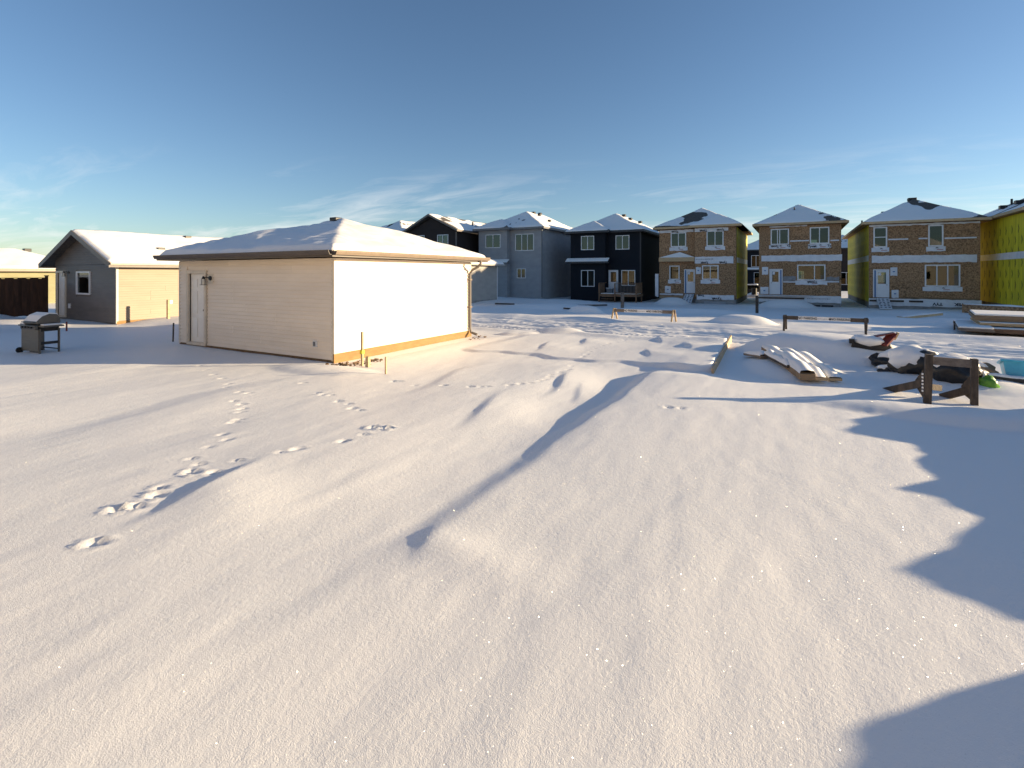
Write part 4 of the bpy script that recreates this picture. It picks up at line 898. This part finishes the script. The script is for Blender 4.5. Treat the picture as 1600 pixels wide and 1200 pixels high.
tag(solo('snow_heap', MB().tube([(-4.0, 61.2, -.9), (-4.0, 61.2, -.35), (-4.0, 61.2, -.2)], [1.1, .95, .5], 20), M['snow'], 'heap of snow round the dark barrel between the houses', 'snow heap', (-4.0, 61.2, -.9), smooth=True))

# ------------------------------------------------------------------ barricades on the lane
def barricade(x, y, z, ln, turn, dz, label, wood, lwood):
    t = thing('barricade', label, 'barricade', (x, y, z), 'no parking barricades')
    ca, sa = math.cos(R(turn)), math.sin(R(turn))
    def P(u, v, h): return (x+u*ca-v*sa, y+u*sa+v*ca, z+h+dz*u/ln)
    H = .47
    part('beam', MB().beam(P(0, 0, H), P(ln, 0, H), .04, .14), wood, t, bevel=.004)
    s0, s1 = ln*.19, ln*.80
    sg = part('sign', MB().beam(P(s0, -.027, H), P(s1, -.027, H), .008, .138), M['sign'], t)
    ydir = Vector((0, 0, 1)); xd = Vector(P(1, 0, 0))-Vector(P(0, 0, 0))
    for f_, tx, sz, st in ((.18, 'NO PARKING', .125, .80), (.82, 'NO PARKING', .125, .80), (.46, '', .05, .8)):
        letters(tx, sz, sg, 'lettering', P(s0+(s1-s0)*f_, -.0335, H), xd, ydir, M['ink'], st)
    q = MB(); cc = Vector(P(s0+(s1-s0)*.615, -.0338, H)); xn = xd.normalized()
    q.poly([cc+xn*.035*math.cos(a)+ydir*.04*math.sin(a) for a in [k*math.pi/4 for k in range(8)]]); part('emblem', q, M['ink'], sg)
    for u in (.05, ln-.10):
        for v in (-1, 1):
            part('leg', MB().beam(P(u+(.0 if v < 0 else .045), v*.02, H+.09), P(u+(.0 if v < 0 else .045), v*.40, -.15), .04, .07, up=(ca, sa, 0)), lwood, t)
    return t
barricade(-7.25, 22.3, gz(-7, 22.3)-.06, 2.8, -3, .02, 'wooden no parking barricade in front of the navy house and first unfinished house', M['grey_wood'], M['lumber'])
barricade(-.42, 21.35, gz(-.4, 21.3)-.02, 2.62, -2, .0, 'wooden no parking barricade nearer the lumber stack, in front of the middle unfinished houses', M['old_wood'], M['old_wood'])

# ------------------------------------------------------------------ barbecue grill
def grill(x, y, rz):
    z = gz(x, y)-.02; t = thing('barbecue_grill', 'stainless barbecue grill with snow on its lid standing in the shade', 'barbecue', (x, y, z))
    rot = Matrix.Rotation(R(rz), 3, 'Z'); 
    def add(name, mb, mat, par=None, **k):
        mb.v = [tuple(Vector((x, y, z)) + rot @ (Vector(p)*.9)) for p in mb.v]; return part(name, mb, mat, par or t, **k)
    # local: front is -Y, left is -X
    add('side_cabinet', MB().box(-.48, -.42, -.27, .25, .06, .74), M['steel'], bevel=.01)
    add('front_panel', MB().box(-.48, .44, -.285, -.262, .08, .72), M['steel'], bevel=.008)
    for px in (.42,): 
        for py in (-.24, .22): add('leg', MB().box(px-.025, px+.025, py-.02, py+.02, .02, .74), M['steel'])
    add('back_leg', MB().box(-.46, -.42, .21, .25, .02, .06), M['steel'])
    add('cross_bar', MB().box(-.42, .42, .20, .225, .10, .13), M['iron']); add('cross_bar', MB().box(.40, .425, -.22, .20, .28, .36), M['iron'])
    add('cross_bar', MB().box(-.1, .40, -.25, -.23, .05, .08), M['iron'])
    for wy in (-.30, .20):
        w = add('wheel', MB().tube([(-.50, wy, .085), (-.56, wy, .085)], .085, 18), M['rubber']); add('hub', MB().tube([(-.561, wy, .085), (-.57, wy, .085)], .03, 10), M['steel'], w)
    add('firebox', MB().prism([(-.36, -.26, .86), (-.36, -.20, .66), (-.36, .22, .66), (-.36, .27, .86)], (.74, 0, 0)), M['grillblack'])
    lid = [(-.29, .875), (-.30, .95), (-.16, 1.10), (.02, 1.17), (.20, 1.15), (.28, 1.02), (.28, .875)]
    l_ = add('lid', MB().prism([(-.37, a, h) for a, h in lid], (.76, 0, 0)), M['steel'], bevel=.02)
    h_ = add('lid_handle', MB().tube([(-.28, -.30, .93), (-.28, -.36, .94), (.28, -.36, .94), (.28, -.30, .93)], .014, 8), M['steel'], l_)
    sn = [(-.295, .965), (-.16, 1.13), (.02, 1.205), (.19, 1.18), (.235, 1.13), (.02, 1.172), (-.15, 1.104), (-.285, .962)]
    add('snow_cover', MB().prism([(-.34, a, h) for a, h in sn], (.70, 0, 0)), M['roof_snow'], l_, bevel=.01)
    cp = add('control_panel', MB().prism([(-.38, -.26, .86), (-.38, -.36, .84), (-.38, -.34, .72), (-.38, -.26, .72)], (.78, 0, 0)), M['steel'], bevel=.008)
    for k in range(4): add('knob', MB().tube([(-.24+k*.16, -.35, .79), (-.24+k*.16, -.385, .788)], .028, 12), M['black'], cp)
    for a, b_ in ((-.70, -.385), (.405, .70)):
        s_ = add('side_shelf', MB().box(a, b_, -.27, .23, .80, .845), M['steel'], bevel=.01); add('snow_cover', MB().box(a+.03, b_-.03, -.24, .20, .846, .885), M['roof_snow'], s_, bevel=.015)
    add('shelf_hook', MB().tube([(.0, -.25, .66), (.0, -.27, .58)], .012, 6), M['iron'])
grill(-17.7, 5.68, 6)

# ------------------------------------------------------------------ stakes and posts
def stake(name, x, y, h, w, mat, label, lean=(0, 0), cat='stake', depth=.25):
    z = gz(x, y); b = MB(); b.beam((x, y, z-depth), (x+lean[0], y+lean[1], z+h), w, w*.8, up=(0, 1, 0)); return solo(name, b, mat, label, cat, (x, y, z), bevel=.004)
s_ = stake('survey_stake', -8.66, 8.42, .78, .055, M['lumber'], 'tall wooden stake with yellow ribbon against the sunlit garage wall')
rb = part('ribbon', MB().box(-8.70, -8.625, 8.38, 8.46, gz(-8.66, 8.42)+.28, gz(-8.66, 8.42)+.36), mk('yellow_ribbon', (.75, .65, .03), .5), s_)
stake('short_post', -8.42, 8.36, .24, .09, M['lumber'], 'short pale wooden block beside the tall stake at the garage base', cat='post')
stake('survey_stake', -7.45, 7.9, .36, .035, M['lumber'], 'thin short stake in the snow near the garage corner')
stake('survey_stake', -23.2, 11.56, .80, .11, M['lumber'], 'pale wooden post in front of the cream side wall', cat='post')
part('outlet_box', MB().box(-24.66, -24.59, 12.31, 12.43, .74, .90), M['white'], G2)
stake('survey_stake', -16.8, 8.5, .58, .04, M['old_wood'], 'thin dark stake left of the garage corner', lean=(.05, 0))
stake('survey_stake', -23.1, 8.1, .34, .05, M['redp'], 'small reddish stake in the snow behind the grill')
stake('survey_stake', -10.2, 33.4, 1.1, .20, M['grey_wood'], 'stout grey post standing in front of the back deck', cat='post')
stake('survey_stake', -2.0, 33.2, 1.05, .16, M['old_wood'], 'dark post at the left corner of the middle unfinished house', cat='post')
stake('survey_stake', 5.2, 24.7, .32, .05, M['old_wood'], 'small dark stake in the snow left of the lumber stack')
stake('survey_stake', -33.0, 10.6, .4, .05, M['white'], 'pale thin stick by the fence', lean=(-.3, 0)) if False else None

# ------------------------------------------------------------------ form board on the buried pad, boards and stacks of lumber
FB = thing('form_board', 'pale form board edging the snow-buried pad', 'board', (-1.78, 11.2, 0))
zb0, zb1 = gz(-1.6, 11.3), gz(-1.6, 17)
part('board', MB().beam((-1.50, 11.15, zb0-.02), (-1.78, 17.3, zb1+.10), .045, .26), M['lumber'], FB)
def lump(name, c, r, mat, label, cat, seed, flat=.0, group=None, cap=0, parent=None, rough=.25, sub=3):
    bm = bmesh.new(); bmesh.ops.create_icosphere(bm, subdivisions=sub, radius=1)
    for v in bm.verts:
        p = v.co.copy(); n = float(fbm(np.array([p.x*1.6+seed*3.3+p.z]), np.array([p.y*1.6+p.z*1.3-seed]), 3)[0])*2
        n2 = float(fbm(np.array([p.x*4+seed+p.z*2]), np.array([p.y*4-p.z*3]), 2)[0])*2
        k = 1+rough*n*1.6+rough*.5*n2; v.co = Vector((p.x*r[0]*k, p.y*r[1]*k, p.z*r[2]*k))
    me = bpy.data.meshes.new(name); bm.to_mesh(me); bm.free()
    for p in me.polygons: p.use_smooth = True
    me.materials.append(mat); o = bpy.data.objects.new(name, me); col.objects.link(o)
    if parent: o.parent = parent; o.location = Vector(c)-org_of(parent); ORG[o.name] = org_of(parent)
    else: o.location = c; ORG[o.name] = Vector(c); tag(o, label, cat, group)
    return o
def plank(p0, p1, w, h, mat, label, snow=.06, grp=None, sw=None, name='plank'):
    base = ((p0[0]+p1[0])/2, (p0[1]+p1[1])/2, min(p0[2], p1[2])); t = thing(name, label, 'plank', base, grp)
    part('board', MB().beam(p0, p1, w, h), mat, t, bevel=.004)
    if snow:
        n = 7; d = Vector(p1)-Vector(p0); side = d.cross(Vector((0, 0, 1))).normalized(); b = MB(); rs_ = random.Random(int(abs(p0[0]*97+p1[1]*31)))
        for i in range(n+1):
            c = Vector(p0)+d*(.01+.98*i/n); q = (w/2)*(.95+.1*rs_.random()); th = snow*(.55+.9*rs_.random())*(1 if 0 < i < n else .3)
            for (a, hh) in ((-1, h/2-.004), (-.85, h/2+th*.75), (0, h/2+th), (.85, h/2+th*.75), (1, h/2-.004)): b.v.append(tuple(c+side*q*a+Vector((0, 0, hh))))
        for i in range(n):
            for j in range(4): b.f.append((5*i+j, 5*i+j+1, 5*i+j+6, 5*i+j+5))
        part('snow_cover', b, M['roof_snow'], t, smooth=True)
    return t
gp = 'snow-laden planks beside the snow mound'
def pl(x0, y0, x1, y1, dz0, dz1, w, lab, mat='lumber', snow=.09, h=.05): plank((x0, y0, gz(x0, y0)+dz0), (x1, y1, gz(x1, y1)+dz1), w, h, M[mat], lab, snow, gp)
pl(-.62, 14.0, .20, 10.95, .16, .12, .26, 'snow-laden plank with a brown cut end nearest the camera', 'carton', .16, .12)
pl(-.25, 13.6, .42, 11.05, .18, .08, .20, 'snow-laden plank in the middle of the snowy plank pile')
pl(.10, 13.3, .66, 11.3, .14, .06, .22, 'rightmost snow-laden plank of the snowy pile')
pl(-.58, 13.0, -.08, 11.6, .10, .10, .16, 'short dark-sided plank on the left edge of the snowy pile', 'old_wood')
pl(-1.05, 13.9, -.62, 12.9, .06, .05, .2, 'short plank end poking from snow left of the snowy pile', 'grey_wood')
gp = 'lumber and sheets stacked at the right edge'
zl = gz(6, 23)
def sheet(x, y, z, w, d, h, rz, mat, lab, snow=.05):
    t = thing('lumber_sheet', lab, 'lumber', (x, y, z), gp); rot = Matrix.Rotation(R(rz), 3, 'Z')
    n = max(1, int(h/.045))
    for k in range(n): part('sheet', MB().obox((x+random.uniform(-.03, .03), y+random.uniform(-.03, .03), z+.0225+k*.045), (w, d, .042), rot), M[mat], t)
    if snow: part('snow_cover', MB().obox((x, y, z+n*.045+snow/2), (w*.98, d*.97, snow), rot), M['roof_snow'], t, bevel=.025)
sheet(6.55, 24.4, zl+.10, 2.5, 3.4, .14, -6, 'deck_wood', 'reddish planks at the bottom of the lumber stack', .03)
sheet(5.55, 24.0, zl+.16, .9, 3.3, .10, -10, 'grey_wood', 'grey boards lying along the left of the lumber stack', .06)
sheet(6.75, 24.7, zl+.30, 1.9, 3.0, .09, -8, 'lumber', 'middle layer of pale sheets in the lumber stack', .03)
sheet(6.7, 24.9, zl+.44, 1.9, 2.7, .18, -10, 'carton', 'thick pile of sheets topping the lumber stack, patched with sun', .06)
sheet(8.3, 25.6, zl+.12, 1.2, 3.0, .24, -4, 'deck_wood', 'lower boards at the far right of the lumber stack', .05)
plank((4.3, 29.9, gz(4.3, 29.9)+.12), (6.1, 31.6, gz(6.1, 31.6)+.34), .32, .12, M['lumber'], 'single pale beam lying on the snow before the right unfinished house', .04, None, name='loose_beam')
plank((8.8, 40.0, gz(8.8, 40)+.25), (15.5, 37.8, gz(14, 38)+.25), .5, .5, M['osb'], 'long low strand board trench wall with snow on top at the right', .07, None, name='trench_wall')
plank((-14.9, 33.5, gz(-15, 33.5)+.07), (-12.6, 37.0, gz(-12.6, 37)+.12), .4, .12, M['old_wood'], 'dark board half buried in snow left of the deck', .02, None, name='buried_board')
plank((-12.3, 28.3, gz(-12.3, 28.3)+.04), (-11.4, 28.6, gz(-11.4, 28.6)+.04), .16, .08, M['old_wood'], 'small dark board in the snow before the navy house', 0, None, name='buried_board')
plank((-19.4, 32.0, gz(-19.4, 32)+.1), (-18.2, 32.8, gz(-18.2, 32.8)+.1), .3, .1, M['old_wood'], 'dark board on the snow beside the lane garage', 0, None, name='buried_board')

# ------------------------------------------------------------------ dark wooden rack and the junk beside it
zr = gz(1.87, 10.54)
RK = thing('wooden_rack', 'dark wooden frame of two posts and rails standing in the snow', 'rack', (2.2, 10.65, zr))
p1 = Vector((1.87, 10.54, zr)); p2 = Vector((2.52, 10.80, zr)); up = Vector((0, 0, 1)); bk_ = Vector((-.38, .92, 0)).normalized()
part('post', MB().beam(p1+up*-.2, p1+up*.80+Vector((.03, 0, 0)), .10, .10, up=(0, 1, 0)), M['old_wood'], RK, bevel=.006)
part('post', MB().beam(p2+up*-.2, p2+up*.74+Vector((.0, 0, 0)), .09, .09, up=(0, 1, 0)), M['old_wood'], RK, bevel=.006)
part('top_rail', MB().beam(p1+up*.70+Vector((.05, .02, 0)), p2+up*.66-Vector((.04, .02, 0)), .045, .13), M['grey_wood'], RK, bevel=.004)
part('lower_rail', MB().beam(p1+up*.26+bk_*.12, p2+up*.16+bk_*.42-Vector((.2, .06, 0)), .05, .10), M['old_wood'], RK, bevel=.004)
for q, h0, ln in ((p1, .30, .95), (p2, .22, .55)):
    part('splayed_leg', MB().beam(q+up*(h0+.04), q+bk_*ln*.9-Vector((.14, 0, 0))+up*-.02, .045, .12), M['old_wood'], RK, bevel=.004)
    b = MB(); s0 = q+Vector((-.035, .06, 0)); b.prism([s0+up*.06, s0+up*(h0+.24), s0+bk_*.20+up*(h0+.02), s0+bk_*.16+up*(h0-.10)], (.03, .012, 0)); part('gusset', b, M['old_wood'], RK)
for k in range(6): part('snow_clod', MB().obox(p1+up*(.2+k*.055)+Vector((-.058, -.02, 0)), (.02, .03, .028)), M['snow'], RK)
# red machine
zm = gz(1.6, 14.5); RM = thing('red_cart', 'red and black cart half buried in snow behind the planks', 'cart', (1.6, 14.5, zm))
part('tray', MB().prism([(1.12, 14.3, zm-.05), (1.16, 14.3, zm+.12), (1.9, 14.45, zm+.10), (1.98, 14.45, zm-.05)], (.05, .5, 0)), M['black'], RM, bevel=.02)
part('bracket', MB().box(1.10, 1.2, 14.25, 14.4, zm+.1, zm+.2), M['black'], RM)
part('red_arm', MB().beam((1.75, 14.4, zm+.08), (1.98, 14.6, zm+.34), .22, .05), M['redp'], RM, bevel=.01); part('red_plate', MB().beam((1.62, 14.6, zm+.26), (2.0, 14.62, zm+.36), .20, .03), M['redp'], RM, bevel=.008)
part('end_plate', MB().obox((2.03, 14.6, zm+.29), (.03, .22, .18), Matrix.Rotation(R(25), 3, 'Y')), M['lumber'], RM)
lump('snow_cover', (1.48, 14.55, zm+.16), (.34, .26, .13), M['snow'], None, None, 3, parent=RM, rough=.12)
# black bags and junk
gb = 'snow-dusted junk by the wooden rack'
def bag(x, y, r, seed, lab, mat='bag', cap=.8, nm='rubbish_bag', cat='bag'):
    z = gz(x, y); o = lump(nm, (x, y, z+r[2]*.35), r, M[mat], lab, cat, seed, group=gb, rough=.32)
    if cap: lump('snow_cover', (x-.04, y+.05, z+r[2]*.35+r[2]*.48), (r[0]*cap, r[1]*cap, r[2]*.92), M['snow'], None, None, seed+1, parent=o, rough=.16)
    return o
bag(1.98, 13.9, (.42, .34, .24), 5, 'dark bag behind the red cart, mostly snowed over')
bag(2.15, 12.75, (.48, .38, .30), 7, 'black rubbish bag left of the wooden rack post', cap=.95)
bag(2.62, 12.35, (.40, .36, .26), 9, 'black rubbish bag seen through the wooden rack', cap=.93)
bag(3.05, 13.05, (.40, .22, .17), 11, 'brown cardboard roll lying behind the wooden rack', 'carton', .62, 'cardboard_roll', 'cardboard')
bag(3.0, 12.1, (.12, .10, .13), 13, 'bright green plastic bag right of the wooden rack', 'greenp', .4, 'green_bag', 'bag')
bag(1.72, 13.0, (.20, .14, .07), 15, 'thin dark disc-like scrap in the snow left of the bags', 'iron', .95, 'scrap_piece', 'scrap')
solo('bent_rod', MB().tube([(1.55, 13.9, gz(1.55, 13.9)+.12), (1.9, 13.4, gz(1.9, 13.4)+.16), (2.1, 12.7, gz(2.1, 12.7)+.05)], .018, 6), M['iron'], 'thin dark rod running from the red cart to the bags', 'rod', (1.8, 13.4, gz(1.8, 13.4)))
# blue tote: open tub lying tilted
zt = gz(3.75, 13.1); BT = thing('blue_tote', 'turquoise plastic tub tipped over at the right edge', 'tub', (3.75, 13.1, zt))
def tub(cx_, cy_, cz_, rot):
    b = MB(); o_ = [(-.34, -.22), (.34, -.22), (.34, .22), (-.34, .22)]; Rm = rot
    def T(p): return tuple(Vector((cx_, cy_, cz_)) + Rm @ Vector(p))
    rings = [(.86, 0), (1.0, .36), (.96, .36), (.83, .02)]
    for s_, h in rings: b.v += [T((x*s_, y*s_, h)) for x, y in o_]
    for k in range(3):
        for i in range(4): j = (i+1) % 4; b.f.append((4*k+i, 4*k+j, 4*k+4+j, 4*k+4+i))
    b.f.append((3, 2, 1, 0)); b.f.append((12, 13, 14, 15)); return b, T
rt = Matrix.Rotation(R(-8), 3, 'Z') @ Matrix.Rotation(R(-14), 3, 'X')
tb, T_ = tub(3.82, 13.15, zt+.04, rt); part('tub_body', tb, M['bluetote'], BT, bevel=.012)
rim = MB()
for a, b_ in (((-.36, -.24, .345), (.36, -.24, .345)), ((.36, -.24, .345), (.36, .24, .345)), ((.36, .24, .345), (-.36, .24, .345)), ((-.36, .24, .345), (-.36, -.24, .345))): rim.beam(T_(a), T_(b_), .03, .035)
part('rim', rim, M['bluetote'], BT)
plank((3.1, 12.75, gz(3.1, 12.75)+.03), (4.6, 12.9, gz(4.6, 12.9)+.05), .25, .07, M['iron'], 'dark board lying in front of the turquoise tub', .03, None, name='dark_board')
# crumbs of frozen earth at the garage foot
cl = MB(); rs_ = random.Random(5)
for k in range(90):
    t_ = rs_.random(); x_ = -9.35+abs(rs_.gauss(0, .22))+t_*.3; y_ = 7.75+rs_.random()*1.1+t_*.6
    if k > 72: x_ = -9.2+rs_.random()*.5; y_ = 13.3+rs_.random()*1.0
    s_ = .012+.022*rs_.random()**2; z0_ = gz(x_, y_)
    cl.obox((x_, y_, z0_+s_*.3), (s_*2, s_*1.6, s_*1.3), Matrix.Rotation(rs_.random()*3, 3, 'Z') @ Matrix.Rotation(rs_.random(), 3, 'X'))
c_ = part('earth_crumbs', cl, M['earth']); tag(c_, 'crumbs of frozen earth scattered on the snow at the garage corner', 'earth crumbs', kind='stuff')
